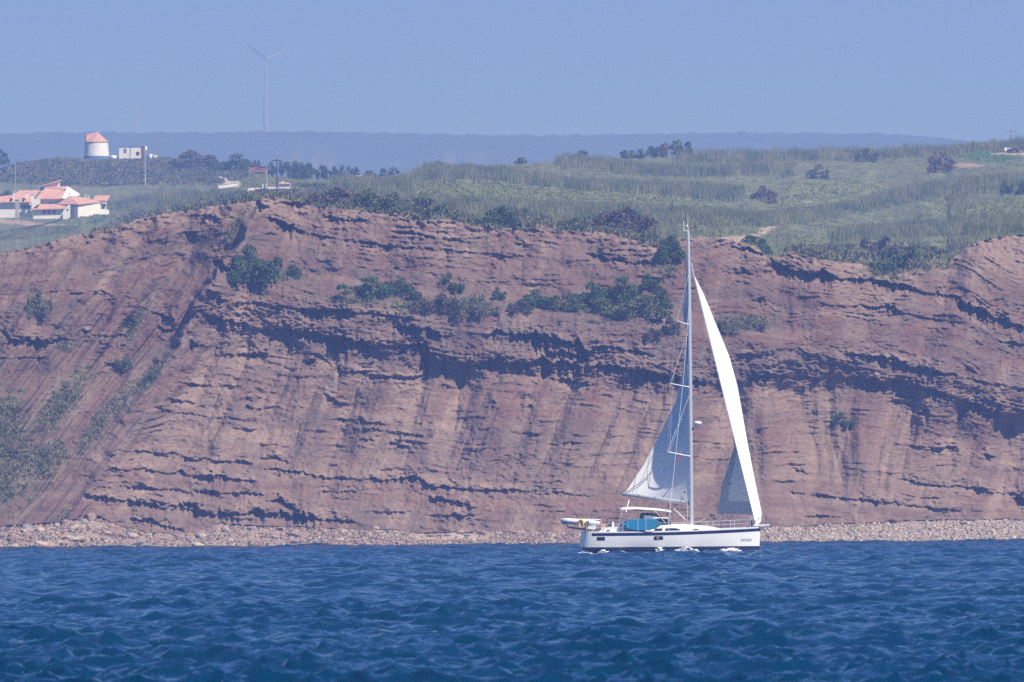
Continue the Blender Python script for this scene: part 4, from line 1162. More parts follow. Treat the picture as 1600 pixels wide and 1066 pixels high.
def villa():
    D = 2345.0; k = D / F
    b = at(85, 338, D)
    t = empty('villa', b, 'sprawling white villa with several terracotta roofs behind the reeds at the left', 'house')
    def L(px, py, d=0.0): return Vector(((px - 85) * k * (1 + d / D), d, (338 - py) * k + (HY - 338) * k * 0 + (HY - py) / F * d))
    def slab(pts, th=.22): # roof plane with thickness
        n = (pts[1] - pts[0]).cross(pts[2] - pts[0]).normalized()
        if n.z < 0: n = -n
        return pts, n * th
    def roof(*planes):
        m = MB()
        for pl in planes:
            p, h = slab(pl); m.prism([q - h for q in p], h)
        return m.build('roof', tile, t)
    def wall(*pls, th=.25):
        m = MB()
        for pl in pls:
            n = (pl[1] - pl[0]).cross(pl[2] - pl[0]).normalized()
            if n.y < 0: n = -n
            m.prism(pl, n * th)
        return m.build('wall', white, t)
    # right wing (corner at 122): shaded wall to the left, sunlit wall to the right, hipped roof
    wall([L(122, 342, 0), L(155, 342, 6), L(155, 317.5, 6), L(122, 318, 0)], [L(99, 342, 4), L(121.7, 342, .05), L(121.7, 318, .05), L(99, 318, 4)])
    roof([L(88, 319.5, 3.5), L(123, 319.5, -.6), L(108, 306.2, 4.5)], [L(123, 319.5, -.6), L(158, 316, 6.4), L(118, 307, 6), L(108, 306.2, 4.5)])
    w_ = MB().prism([L(111.5, 323, 1.6), L(118.5, 323, .45), L(118.5, 319.6, .45), L(111.5, 319.6, 1.6)], (-.06, -.08, 0)).build('window', glass, t)
    MB().prism([L(111, 323.6, 1.55), L(119, 323.6, .3), L(119, 323, .3), L(111, 323, 1.55)], (-.1, -.12, 0)).build('sill', white, w_)
    # main body
    wall([L(60, 322, 5), L(98, 322, 5), L(98, 309, 5), L(60, 309, 5)])
    roof([L(54, 310.5, 4), L(96, 310.5, 4), L(108, 296.5, 9.5), L(68, 294, 9.5)])
    wall([L(97, 311, 4.6), L(122, 306, 10), L(122, 304, 10), L(109, 295.5, 9), L(97, 309.5, 4.6)])
    roof([L(108, 296, 9), L(66, 292.2, 9.6), L(70, 291.5, 12), L(104, 291.3, 12), L(120, 303.5, 14)])
    MB().prism([L(96, 309.5, 3.9), L(98, 310.7, 3.9), L(109, 296.2, 8.6), L(103, 292.8, 8.6), L(102, 291.2, 8.6), L(122, 302.5, 10), L(122, 304.6, 10), L(109, 297.8, 8.6)][:4], (0, .3, 0)).build('barge_board', white, t)
    MB().prism([L(102, 291.0, 8.4), L(96, 296, 8.4), L(96.6, 297.2, 8.4), L(102.4, 292.6, 8.4), L(121.5, 304.4, 9.8), L(122.2, 302.8, 9.8)], (0, .3, 0)).build('barge_board', white, t)
    MB().prism([L(106, 304, 6.5), L(108, 305, 6.5), L(108, 300.5, 6.5)], (0, .1, 0)).build('vent', dark, t)
    MB().prism([L(73.5, 318.6, 4.9), L(79, 318.6, 4.9), L(79, 316.4, 4.9), L(73.5, 316.4, 4.9)], (0, -.06, 0)).build('window', glass, t)
    # lean-to in front, with a glimpse of dark openings below its eave
    roof([L(50, 327, 0), L(100, 326, 0), L(107, 319, 3.5), L(62, 318.6, 4.5)])
    wall([L(52, 342, .7), L(98, 342, .7), L(98, 326, .7), L(52, 326.6, .7)])
    for a in (66, 74, 82): MB().prism([L(a, 334, .62), L(a + 5, 334, .62), L(a + 5, 328.2, .62), L(a, 328.2, .62)], (0, -.05, 0)).build('window', glass, t)
    wall([L(98.5, 343, -.3), L(110, 343, -.3), L(110, 321, -.3), L(107, 320, -.3), L(98.5, 331, -.3)])
    MB().prism([L(104.5, 329, -.36), L(107, 329, -.36), L(107, 327, -.36), L(104.5, 327, -.36)], (0, -.04, 0)).build('vent', dark, t)
    # clerestory with a single sloping roof
    wall([L(60, 300, 12), L(90, 300, 12), L(90, 282.2, 12), L(58.5, 291, 12)], th=1.5)
    roof([L(57.5, 291, 11.4), L(90.6, 281.6, 11.4), L(90.6, 280.6, 18), L(60, 289.6, 18)])
    # left wing
    roof([L(-6, 315.5, 2), L(46, 315.5, 2), L(60, 297.2, 9), L(28, 297, 9), L(20, 304, 6)])
    roof([L(-40, 317, 1), L(2, 315.8, 1.6), L(22, 304, 6), L(0, 306, 6), L(-30, 308, 6)])
    wall([L(-6, 340, 2.8), L(49, 340, 2.8), L(49, 314.8, 2.8), L(-6, 314.8, 2.8)])
    MB().prism([L(33, 325.5, 2.7), L(47.5, 325.5, 2.7), L(47.5, 320.2, 2.7), L(33, 320.2, 2.7)], (0, -.06, 0)).build('window', glass, t)
    for (a, y_) in ((15.5, 311.6), (35, 311.2)):
        MB().prism([L(a, y_ + 1.2, 2.5), L(a + 3.2, y_ + 1.2, 2.5), L(a + 3.2, y_ - .6, 3.1), L(a, y_ - .6, 3.1)], (0, -.5, .1)).build('skylight', glass, t)
    # right rear roof
    roof([L(140, 313.5, 14), L(163, 314.5, 14), L(167, 306, 18), L(144, 306, 18)])
    wall([L(141, 330, 14.5), L(162, 330, 14.5), L(162, 314.3, 14.5), L(141, 313.4, 14.5)])
    MB().prism([L(155.5, 319, 12), L(163.2, 319, 12), L(163.2, 317, 12), L(155.5, 317, 12)], (0, 1.5, 0)).build('balcony_slab', white, t)
    MB().prism([L(156, 324, 14.3), L(161, 324, 14.3), L(161, 320, 14.3), L(156, 320, 14.3)], (0, -.06, 0)).build('window', glass, t)
    def chimney(px, wpx, yt, yb, d, m=white):
        o = MB().prism([L(px - wpx / 2, yb, d), L(px + wpx / 2, yb, d), L(px + wpx / 2, yt, d), L(px - wpx / 2, yt, d)], (0, wpx * k * .9, 0)).build('chimney', m, t)
        MB().prism([L(px - wpx * .62, yt, d - .1), L(px + wpx * .62, yt, d - .1), L(px + wpx * .62, yt - .8, d - .1), L(px - wpx * .62, yt - .8, d - .1)], (0, wpx * k * .9 + .2, 0)).build('chimney_cap', m, o)
    chimney(21, 2.6, 300, 313, 3); chimney(41, 3.4, 300.5, 312, 3); chimney(51, 5.5, 304, 330, .3); chimney(131, 2, 305, 312, 7); chimney(136, 3.2, 306.5, 313, 7); chimney(27, 6.5, 312, 340, -.3, conc)
    wall([L(49.5, 326, .2), L(62, 318, .2), L(62, 310, .2), L(56, 310.5, .2), L(53, 313, .2), L(49.5, 316, .2)], th=3.5)
    q = link('garden_wall', MB().prism([(0, 0, 0), (14 * k, 1.0, 0), (14 * k, 1.0, 1.0), (0, 0, 1.1)], (0, .25, 0)).build('x', white).data)
    bpy.data.objects.remove(bpy.data.objects['x'])
    q.location = at(156, 335.5, D - 30); tag(q, 'low white garden wall right of the villa', 'wall')
villa()

def small_buildings():
    D = float(plat_D(408, plat_v(408, 271))) ; k = D / F
    b = at(408, 272, D)
    def L(px, py, d=0.0): return Vector(((px - 408) * k, d, (272 - py) * k))
    t = empty('brick_shed', b, 'roofless ruined brick shed on the rise behind the gate', 'shed')
    MB().prism([L(388.5, 273), L(419, 275), L(419, 262.5), L(404, 259.5), L(389, 257.5)], (0, 2.8, 0)).build('wall', brick, t)
    MB().prism([L(388, 257.6, -.15), L(404, 259.6, -.15), L(419.5, 262.6, -.15), L(419.5, 261.3, -.15), L(404, 258.2, -.15), L(388, 256.2, -.15)], (0, 3.1, 0)).build('roof_edge', rust, t)
    MB().prism([L(391, 261, -.05), L(397, 261.6, -.05), L(397, 260.8, -.05), L(391, 260, -.05)], (0, .1, 0)).build('slot_opening', dark, t)
    MB().prism([L(400, 263.8, -.05), L(410, 265.2, -.05), L(410, 264.2, -.05), L(400, 262.8, -.05)], (0, .1, 0)).build('slot_opening', dark, t)
    # gate with white pillars and walls
    D = float(plat_D(425, plat_v(425, 297))); k = D / F
    b = at(425, 298, D)
    def G(px, py, d=0.0): return Vector(((px - 425) * k, d, (298 - py) * k))
    t = empty('gate_wall', b, 'white garden wall with square gate pillars beside the pale slanting pole', 'wall')
    MB().prism([G(383, 305), G(411, 302), G(411, 293.5), G(388, 293.8)], (0, .4, 0)).build('wall_panel', white, t)
    MB().prism([G(416, 300), G(437, 298), G(435, 292.5), G(416, 292.5)], (0, .4, 0)).build('wall_panel', white, t)
    MB().prism([G(418, 292.5), G(436, 292.5), G(436, 287.8), G(418, 287.2)], (0, .3, 0)).build('gate_leaf', wood, t)
    for a in (409.8, 415.2): MB().prism([G(a, 302, -.1), G(a + 1.9, 302, -.1), G(a + 1.9, 287.5, -.1), G(a, 287.5, -.1)], (0, .5, 0)).build('pillar', white, t)
    b = at(446, 296, D + 12)
    def S_(px, py, d=0.0): return Vector(((px - 446) * k, d, (296 - py) * k))
    t = empty('cottage', b, 'tiny white cottage with an orange roof half hidden behind the brow', 'house')
    MB().prism([S_(436, 300), S_(453, 300), S_(453, 287.2), S_(436, 287.2)], (0, 4, 0)).build('wall', white, t)
    MB().prism([S_(434.5, 287.6, -.3), S_(455, 287.6, -.3), S_(449, 284.8, 2), S_(437.5, 284.8, 2)], (0, .4, .05)).build('roof', tile, t)
    MB().prism([S_(440.8, 287, -.1), S_(443, 287, -.1), S_(443, 282.6, -.1), S_(440.8, 282.6, -.1)], (0, .35, 0)).build('chimney', white, t)
    # white wall under the dirt road
    D = float(plat_D(358, plat_v(358, 293))); b = at(341, 293.8, D); k = D / F
    t = empty('retaining_wall', b, 'long low whitewashed wall below the dirt road', 'wall')
    MB().hexa([(0, 0, -.3), (33 * k, .3, -.3), (33 * k, .7, -.3), (0, .4, -.3), (0, 0, .55), (33 * k, .3, 1.0), (33 * k, .7, 1.0), (0, .4, .55)]).build('wall_panel', white, t)
    MB().hexa([(-.05, -.06, .55), (33 * k + .05, .24, 1.0), (33 * k + .05, .76, 1.0), (-.05, .46, .55), (-.05, -.06, .66), (33 * k + .05, .24, 1.12), (33 * k + .05, .76, 1.12), (-.05, .46, .66)]).build('coping', conc, t)
    # orange shed in the reeds
    D = float(plat_D(561, .93)); k = D / F
    t = empty('orange_shed', at(561, 282, D - 8), 'small orange shed among the trees left of the reed slope', 'shed')
    MB().box(-4.6 * k, 4.6 * k, 0, 2.2, -.2, 6.2 * k).build('wall', mat('orange_render', (0.55, 0.24, 0.14), .85, .2, .1, 1), t)
    MB().hexa([(-5.2 * k, -.2, 6.2 * k), (5.2 * k, -.2, 6.2 * k), (5.2 * k, 2.4, 6.2 * k), (-5.2 * k, 2.4, 6.2 * k), (-5.2 * k, .9, 7.8 * k), (5.2 * k, .9, 7.8 * k), (5.2 * k, 1.3, 7.8 * k), (-5.2 * k, 1.3, 7.8 * k)]).build('roof', tile, t)
    # scrap heap at the right skyline
    p = plat_pt(1572, 238.5); k = p.y / F
    t = empty('caravan', p + Vector((0, -1, 0)), 'pale battered trailer at the left end of the dump beyond the crop field', 'trailer')
    MB().hexa([(-.3, 0, .3), (.9, 0, .15), (.9, 1.6, .15), (-.3, 1.6, .3), (-.3, .1, 1.0), (.9, .1, .75), (.9, 1.5, .75), (-.3, 1.5, 1.0)]).build('body', white, t)
    MB().tube([(0.3, -.05, .22), (0.3, .2, .22)], .3, 10).build('wheel', dark, t)
    for i, (px, wd, hh) in enumerate(((1580, .9, .9), (1588, 1.1, .7), (1597, 1.0, 1.0))):
        q = plat_pt(px, 238.5)
        t = empty('junk_heap', q, ('left', 'middle', 'right')[i] + ' one of three dark heaps of scrap beyond the crop field', 'heap', 'scrap heaps beyond the crop field')
        m = MB(); r_ = random.Random(i)
        for z in range(7):
            x_, y_, s_ = r_.uniform(-wd, wd), r_.uniform(0, 1), r_.uniform(.25, .5)
            m.box(x_ - s_, x_ + s_, y_ - s_, y_ + s_, -.1, hh * r_.uniform(.4, 1))
        m.build('scrap', dark, t)
        m = MB(); m.box(-wd * .7, wd * .2, -.6, -.2, .1, hh * .5); m.build('board', wood, t)
    p = plat_pt(1262, 319); k = p.y / F
    t = empty('trough', p, 'pale stone trough standing in the grass field on the right', 'trough')
    MB().box(-.75, .75, -.3, .3, .22, .5).build('basin', conc, t)
    for sx in (-.55, .55): MB().box(sx - .12, sx + .12, -.25, .25, -.1, .219).build('leg', conc, t)
small_buildings()

# ------------------------------------------------------------------ the yacht
YD = 864.0
WLY = 860.5                               # row of the yacht's waterline
YK = F / YD                               # 20.6 pixels to the metre
YROOT = Vector((unp(1045, WLY, YD)[0], YD, 0.0))
PSI = R(7)                               # bow turned slightly away
CP, SP = math.cos(PSI), math.sin(PSI)
def P(px, py, d=0.0): return Vector(((px - 1045 - (py - WLY) * ROLL) / YK, d, (WLY - py - (px - 1045) * ROLL) / YK))
def B(lx, ly, z): return Vector((lx * CP - ly * SP, lx * SP + ly * CP, z))    # boat axes -> root axes
def bx(px, ly=0.0): return ((px - 1045) / YK + ly * SP) / CP                  # column of a point at breadth ly -> length along the boat

gel = mat('white_gelcoat', (0.80, 0.81, 0.82), .25, .5)
deckm = mat('white_deck', (0.74, 0.74, 0.73), .5, .3, .04, 2)
navy = mat('navy_stripe', (0.008, 0.012, 0.055), .3, .5)
tint = mat('smoked_window', (0.012, 0.014, 0.025), .12, .5)
alu = mat('anodised_mast', (0.62, 0.65, 0.68), .35, .5, 0, 1, .35)
wire = mat('rigging_wire', (0.72, 0.74, 0.76), .4, .5)
black = mat('black_fitting', (0.012, 0.012, 0.014), .5, .4)
canvas = mat('cream_canvas', (0.72, 0.71, 0.68), .85, .1, .05, 3)
greyc = mat('grey_canvas', (0.16, 0.18, 0.20), .85, .1, .1, 3)
def sail_mat(name, col):
    m = mat(name, col, .7, .15)
    n = m.node_tree.nodes; l = m.node_tree.links
    b = n['Principled BSDF']
    tc = n.new('ShaderNodeTexCoord'); wv = n.new('ShaderNodeTexNoise'); wv.inputs['Scale'].default_value = .7; wv.inputs['Detail'].default_value = 2
    bp = n.new('ShaderNodeBump'); bp.inputs['Strength'].default_value = .25; bp.inputs['Distance'].default_value = .12
    l.new(tc.outputs['Object'], wv.inputs['Vector']); l.new(wv.outputs['Fac'], bp.inputs['Height']); l.new(bp.outputs[0], b.inputs['Normal'])
    tr = n.new('ShaderNodeBsdfTranslucent'); tr.inputs['Color'].default_value = (*col, 1)
    ms = n.new('ShaderNodeMixShader'); ms.inputs[0].default_value = .0
    l.new(b.outputs[0], ms.inputs[1]); l.new(tr.outputs[0], ms.inputs[2]); l.new(ms.outputs[0], n['Material Output'].inputs['Surface'])
    return m
sailm = sail_mat('sailcloth', (0.86, 0.86, 0.84))
stripm = sail_mat('uv_strip', (0.50, 0.53, 0.56))

yacht = empty('sailing_yacht', YROOT, 'white sailing yacht with navy stripe under mainsail and foresail in front of the cliff', 'yacht')
LS, LB = -6.72, 7.03
def half_beam(u):                          # u: 0 stern .. 1 bow
    if u < .38: return 1.86 + .27 * math.sin(u / .38 * math.pi / 2)
    return 2.13 * max(0.0, 1 - ((u - .38) / .62) ** 2.3) + 0.035
def sheer(u): return 1.46 + .03 * u + .26 * max(0, (u - .35) / .65) ** 1.6
def hull_pt(u, s, lev):
    """s=-1 starboard (towards camera), lev 0 sheer .. 1 keel line"""
    zs = sheer(u)
    zb = -.75 + .95 * max(0, (.22 - u) / .22) ** 1.3 + .45 * max(0, (u - .86) / .14) ** 2
    z = zs + (zb - zs) * lev
    q = (zs - z) / zs
    hb = half_beam(u)
    if z > 0.25: wv = 1 - .10 * (q / .85) ** 2 - .22 * max(0, (u - .5) / .5) * q
    else: wv = (1 - .10 - .19 * max(0, (u - .5) / .5)) * math.sqrt(max(0, 1 - ((.25 - z) / (.25 - zb)) ** 2))
    if u < .05: wv *= .86 + .14 * math.sqrt(u / .05)      # rounded quarter
    lx = LS + (LB - LS) * u
    if u > .99: lx -= .10 * q
    if u < .12: lx += (.12 - u) / .12 * (.28 * (1 - q) - .0) # transom slopes: top edge further forward
    return B(lx, s * hb * max(wv, 0.0), z)
US = [0, .012, .03, .06, .1, .15, .2, .27, .34, .41, .48, .55, .62, .69, .76, .82, .87, .91, .945, .97, .988, 1.0]
def lev_of(u, z):
    zs = sheer(u); zb = -.75 + .95 * max(0, (.22 - u) / .22) ** 1.3 + .45 * max(0, (u - .86) / .14) ** 2
    return (zs - z) / (zs - zb)
def hull_band(name, m, zf_list, u0=0.0, parent=yacht, off=0.0, u1=1.0):
    mb = MB()
    us = [u for u in US if u0 <= u <= u1]
    if u0 not in us: us = [u0] + us
    for s in (-1, 1):
        mb.surf([[hull_pt(u, s, min(1, lev_of(u, zf(u)))) + B(0, s * off, 0) for u in us] for zf in zf_list])
    return mb.build(name, m, parent, True)
zz = lambda a: (lambda u: sheer(u) - a)
za = lambda a: (lambda u: max(a, -.75 + .95 * max(0, (.22 - u) / .22) ** 1.3 + .45 * max(0, (u - .86) / .14) ** 2))
def mixz(f):                               # between stripe bottom and boot top
    return lambda u: (sheer(u) - .36) * (1 - f) + .30 * f
hull_band('gunwale', gel, [zz(0), zz(.09)])
hull_band('sheer_stripe', navy, [zz(.09), zz(.2), zz(.33)], 0.03)
hull_band('sheer_stripe_end', gel, [zz(.09), zz(.2), zz(.33)], 0.0, u1=.03)
hull_o = hull_band('hull', gel, [zz(.33), mixz(.0), mixz(.25), mixz(.5), mixz(.75), mixz(1)])
hull_band('boot_stripe', navy, [za(.30), za(.2), za(.1), za(0), za(-.2), za(-.45), za(-.74)])
m = MB()                                   # transom
rowsT = []
for lev in (0, .2, .4, .6, .8, 1.0): rowsT.append([hull_pt(0, s, lev) for s in (-1, -.5, 0, .5, 1)])
m.surf(rowsT); m.build('transom', gel, yacht, True)
m = MB()
m.surf([[hull_pt(u, s, 0) + Vector((0, 0, -.015 + .07 * (1 - abs(s)) * min(1, half_beam(u)))) for s in (-1, -.6, -.25, 0, .25, .6, 1)] for u in US])
m.build('deck', deckm, yacht, True)
# bowsprit with anchor
m = MB(); m.hexa([B(6.5, -.22, 1.80), B(7.72, -.12, 1.86), B(7.72, .12, 1.86), B(6.5, .22, 1.80), B(6.5, -.22, 1.92), B(7.72, -.12, 1.96), B(7.72, .12, 1.96), B(6.5, .22, 1.92)])
sprit = m.build('bowsprit', gel, yacht)
m = MB(); m.tube([B(6.9, -.1, 1.74), B(7.45, -.1, 1.72)], .05, 6); m.tube([B(7.45, -.1, 1.72), B(7.62, -.1, 1.80), B(7.3, -.16, 1.5), B(7.05, -.12, 1.56)], [.05, .07, .08, .03], 6)
m.build('anchor', mat('anchor_steel', (.3, .31, .33), .4, .5, 0, 1, .6), sprit, True)
# hull windows on the starboard side
def hull_window(pxa, pxb, ya, yb):
    mb = MB()
    def hp(px, py):
        z = (WLY - py) / YK
        lo, hi = 0.0, 1.0
        for _ in range(40):
            u = (lo + hi) / 2
            p = hull_pt(u, -1, lev_of(u, z))
            if p.x * YK + 1045 < px: lo = u
            else: hi = u
        return p + B(0, -.012, 0)
    mb.surf([[hp(pxa + (pxb - pxa) * i / 4, y_) for i in range(5)] for y_ in (ya, (ya + yb) / 2, yb)])
    return mb.build('hull_window', tint, yacht), hp
wa, hp = hull_window(932.2, 944.8, 838.2, 843.8)
wb, hp = hull_window(1021.5, 1035.5, 837.8, 843.2)
m = MB(); q0 = hp(1025.5, 842.4); q1 = hp(1029, 838.6); off = B(0, -.02, 0)
m.face([q0 + off, Vector((q1.x, q1.y, q0.z)) + off, q1 + off, Vector((q0.x, q0.y, q1.z)) + off]); m.build('blind', mat('tan_blind', (.42, .22, .15), .8, .1), wb)
# bow lettering
def letters(txt, px, py, hpx, m):
    cu = bpy.data.curves.new('hull_lettering', 'FONT'); cu.body = txt; cu.size = hpx / YK * 1.38; cu.space_character = 1.15; cu.extrude = .004
    o = bpy.data.objects.new('hull_lettering', cu); COL.objects.link(o)
    dg = bpy.context.evaluated_depsgraph_get()
    me = bpy.data.meshes.new_from_object(o.evaluated_get(dg))
    bpy.data.objects.remove(o)
    p0 = hp(px, py); p1 = hp(px + 16, py); pu = hp(px, py - 4)
    ex = (p1 - p0).normalized(); ez = (pu - p0).normalized(); ey = ez.cross(ex).normalized()
    o = link('hull_lettering', me, m, yacht)
    mt = Matrix((ex, ez, ex.cross(ez))).transposed().to_4x4()
    o.matrix_local = Matrix.Translation(p0 + ex.cross(ez) * .012) @ mt
letters('NFANI', 1157.5, 846.6, 4.4, mat('grey_lettering', (.28, .30, .33), .6, .2))
# coachroof
def trunk(pts, m, name, beam, parent=yacht):
    """pts: (column, roof row) along the centreline; sides slope down to the deck"""
    mb = MB(); rows_ = []
    for (px, py) in pts:
        lx = bx(px); u = (lx - LS) / (LB - LS); z1 = (WLY - py) / YK; z0 = sheer(u) - .03
        bb = min(beam, half_beam(u) * .74)
        rows_.append([B(lx, -bb, z0), B(lx, -bb * .93, z0 + (z1 - z0) * .75), B(lx, -bb * .8, z1 - .03), B(lx, -bb * .3, z1 + .03), B(lx, bb * .3, z1 + .03), B(lx, bb * .8, z1 - .03), B(lx, bb * .93, z0 + (z1 - z0) * .75), B(lx, bb, z0)])
    mb.surf(rows_); mb.face([p.copy() for p in rows_[0]]); mb.face([p.copy() for p in rows_[-1]][::-1])
    return mb.build(name, m, parent, True)
cab = trunk([(1012, 818.6), (1030, 818.2), (1050, 819.2), (1070, 820), (1090, 821.4), (1108, 823.4), (1120, 825.8), (1127, 828.3)], deckm, 'coachroof', 1.35)
def cab_window(pts, name='cabin_window', parent=cab):
    mb = MB(); q = []
    for (px, py) in pts:
        lx = bx(px, -1.36); u = (lx - LS) / (LB - LS); bb = min(1.35, half_beam(u) * .74)
        q.append(B(bx(px, -bb), -bb - .03, (WLY - py) / YK))
    mb.prism(q, B(0, .06, 0)); return mb.build(name, tint, parent)
cab_window([(1023, 829.6), (1034.6, 829.2), (1035.2, 825.6), (1023, 825.8)])
cab_window([(1038.8, 829.2), (1063.5, 828.6), (1060, 826.4), (1055, 825.4), (1040.5, 825.3)])
cab_window([(1083, 828.2), (1091.5, 828), (1091, 826.6), (1083.4, 826.7)])
# cockpit coamings, wheel pedestals
m = MB()
for s in (-1, 1):
    prof = [(936, 830.8), (941, 825.2), (947, 823), (962, 822.8), (980, 823.5), (1000, 823.8), (1010, 823.2), (1010, 831)]
    q = [B(bx(px), s * 1.55, (WLY - py) / YK) for px, py in prof]
    m.prism(q, B(0, -s * .55, 0))
coam = m.build('cockpit_coaming', deckm, yacht)
m = MB()
m.prism([B(bx(a, -1.56), -1.565, (WLY - b_) / YK) for a, b_ in ((946, 829.8), (952.5, 829.8), (953.5, 827.3), (948.5, 827))], B(0, .03, 0)); m.build('coaming_locker', greyc, coam)
for s in (-1, 1):
    wx = bx(955)
    t_ = MB(); t_.tube([B(wx, s * .85, 1.3), B(wx, s * .85, 2.2)], [.14, .10], 8); ped = t_.build('helm_pedestal', deckm, yacht, True)
    t_ = MB(); t_.tube([B(wx - .15, s * .85 + .42 * math.cos(a), 2.05 + .42 * math.sin(a)) for a in [i * 2 * math.pi / 20 for i in range(21)]], .018, 5, False); t_.build('helm_wheel', black, ped, True)
# sprayhood: grey windows under a pale roof rim
def hoop(px, py, hw, zb, n=9):
    z1 = (WLY - py) / YK; lx = bx(px)
    return [B(lx, -hw * math.cos(math.pi * i / (n - 1)), zb + (z1 - zb) * min(1, 1.35 * math.sin(math.pi * i / (n - 1)) ** .7 * .75 if False else math.sin(math.pi * i / (n - 1)) ** .45)) for i in range(n)]
m = MB(); m.surf([hoop(1003, 801.5, 1.3, 2.0), hoop(1012, 801, 1.3, 2.0), hoop(1024, 802.5, 1.28, 2.0)])
m.build('sprayhood', greyc, yacht, True)
m = MB(); m.surf([hoop(1024.3, 802.6, 1.27, 2.0), hoop(1036, 807, 1.22, 2.0), hoop(1046, 817, 1.15, 2.0)])
m.build('sprayhood_window', tint, yacht, True)
m = MB(); m.tube([B(bx(1017), -1.34, (WLY - 809.8) / YK), B(bx(1030), -1.34, (WLY - 809.2) / YK), B(bx(1041), -1.3, (WLY - 809.8) / YK)], .055, 6); m.build('sprayhood_rail', gel, yacht, True)
# bimini
m = MB(); rows_ = []
for (px, py) in ((966.5, 793), (975, 792), (990, 791.6), (1005, 792.6), (1020, 793.6), (1034, 795), (1046, 797)):
    lx = bx(px); z1 = (WLY - py) / YK
    rows_.append([B(lx, y_, z1 - .16 * (abs(y_) / 1.3) ** 2.5) for y_ in (-1.3, -1.0, -.5, 0, .5, 1.0, 1.3)])
m.surf(rows_)
bim = m.build('bimini', canvas, yacht, True)
mod = bim.modifiers.new('thickness', 'SOLIDIFY'); mod.thickness = .05
m = MB()
for s in (-1, 1):
    m.tube([B(bx(1020), s * 1.32, (WLY - 797) / YK), B(bx(1027.5), s * 1.4, (WLY - 807) / YK), B(bx(1037), s * 1.5, (WLY - 818.5) / YK)], .02, 6)
    m.tube([B(bx(1019.5), s * 1.32, (WLY - 799) / YK), B(bx(1024), s * 1.3, (WLY - 795) / YK)], .025, 6)
    m.tube([B(bx(969), s * 1.3, (WLY - 796) / YK), B(bx(962), s * 1.55, (WLY - 824) / YK)], .010, 6)
m.build('bimini_frame', gel, yacht, True)
m = MB(); m.surf([[B(bx(a), y_, (WLY - b_) / YK) for y_ in (-1.2, -.4, .4, 1.2)] for a, b_ in ((992, 796.5), (1006, 798.4), (1022, 797.8), (1040, 797.6))])
m.build('bimini_valance', greyc, bim, True)
# rails, stanchions, lifelines
m = MB()
tops = []
for s in (-1, 1):
    tp = []
    for px in (921, 936, 968, 1000, 1040, 1075, 1110, 1145, 1172):
        lx = bx(px); u = (lx - LS) / (LB - LS); hb = half_beam(u) * .97
        z0 = sheer(u)
        m.tube([B(lx, s * hb, z0 - .02), B(lx, s * hb, z0 + .62)], .014, 5)
        tp.append((lx, hb, z0))
    tops.append((s, tp))
m.build('stanchions', wire, yacht)
m = MB()
for s, tp in tops:
    for h_ in (.32, .61): m.tube([B(lx, s * hb, z0 + h_) for lx, hb, z0 in tp], .006, 4)
m.build('lifelines', wire, yacht)
m = MB()
tp = tops[0][1][-1]
m.tube([B(tp[0], -tp[1], tp[2] + .62), B(6.6, -.35, 2.5), B(7.0, -.12, 2.5), B(7.0, .12, 2.5), B(6.6, .35, 2.5), B(tp[0], tp[1], tp[2] + .62)], .016, 5)
for y_ in (-.2, .2): m.tube([B(6.9, y_, 1.86), B(6.95, y_, 2.5)], .016, 5)
m.build('pulpit', wire, yacht, True)
m = MB()
for (a, y_) in ((912, -1.7), (922, -1.75), (930, -1.75), (912, 1.7), (922, 1.75)):
    lx = bx(a, 0); m.tube([B(lx, y_, 1.5), B(lx, y_, 2.15)], .018, 5)
m.tube([B(bx(934), -1.75, 2.15), B(bx(911), -1.7, 2.15), B(bx(909), 0, 2.15), B(bx(911), 1.7, 2.15), B(bx(934), 1.75, 2.15)], .018, 5)
m.build('pushpit', wire, yacht, True)
# spars
mast = MB(); NP = 14
def mast_ring(px, py, a_, b_):
    c = P(px, py, bx(1080) * SP)
    return [c + Vector((a_ * math.cos(2 * math.pi * i / NP), b_ * math.sin(2 * math.pi * i / NP), 0)) for i in range(NP + 1)]
mast.surf([mast_ring(1080.5, 823, .155, .12), mast_ring(1079.6, 740, .155, .12), mast_ring(1078.4, 600, .15, .115), mast_ring(1076.8, 450, .14, .105), mast_ring(1075.2, 366, .12, .09), mast_ring(1075.1, 361.5, .10, .08)])
mast = mast.build('mast', alu, yacht, True)
MD = bx(1080) * SP
m = MB(); m.face([p for p in mast_ring(1075.1, 361.4, .11, .085)[:-1]]); m.build('mast_cap', alu, mast)
m = MB()
for (tx, ty, my) in ((1043, 706.3, 713), (1047, 599.5, 605), (1057.5, 502, 507.2)):
    mx_ = 1079.3 - (823 - my) * .0116
    for s in (-1, 1):
        tip = P(tx + (4 if s > 0 else 0), ty, MD + s * .95)
        sp_ = MB(); sp_.tube([P(mx_, my, MD + s * .1), tip], [.05, .032], 6); sp_.build('spreader', gel, mast, True)
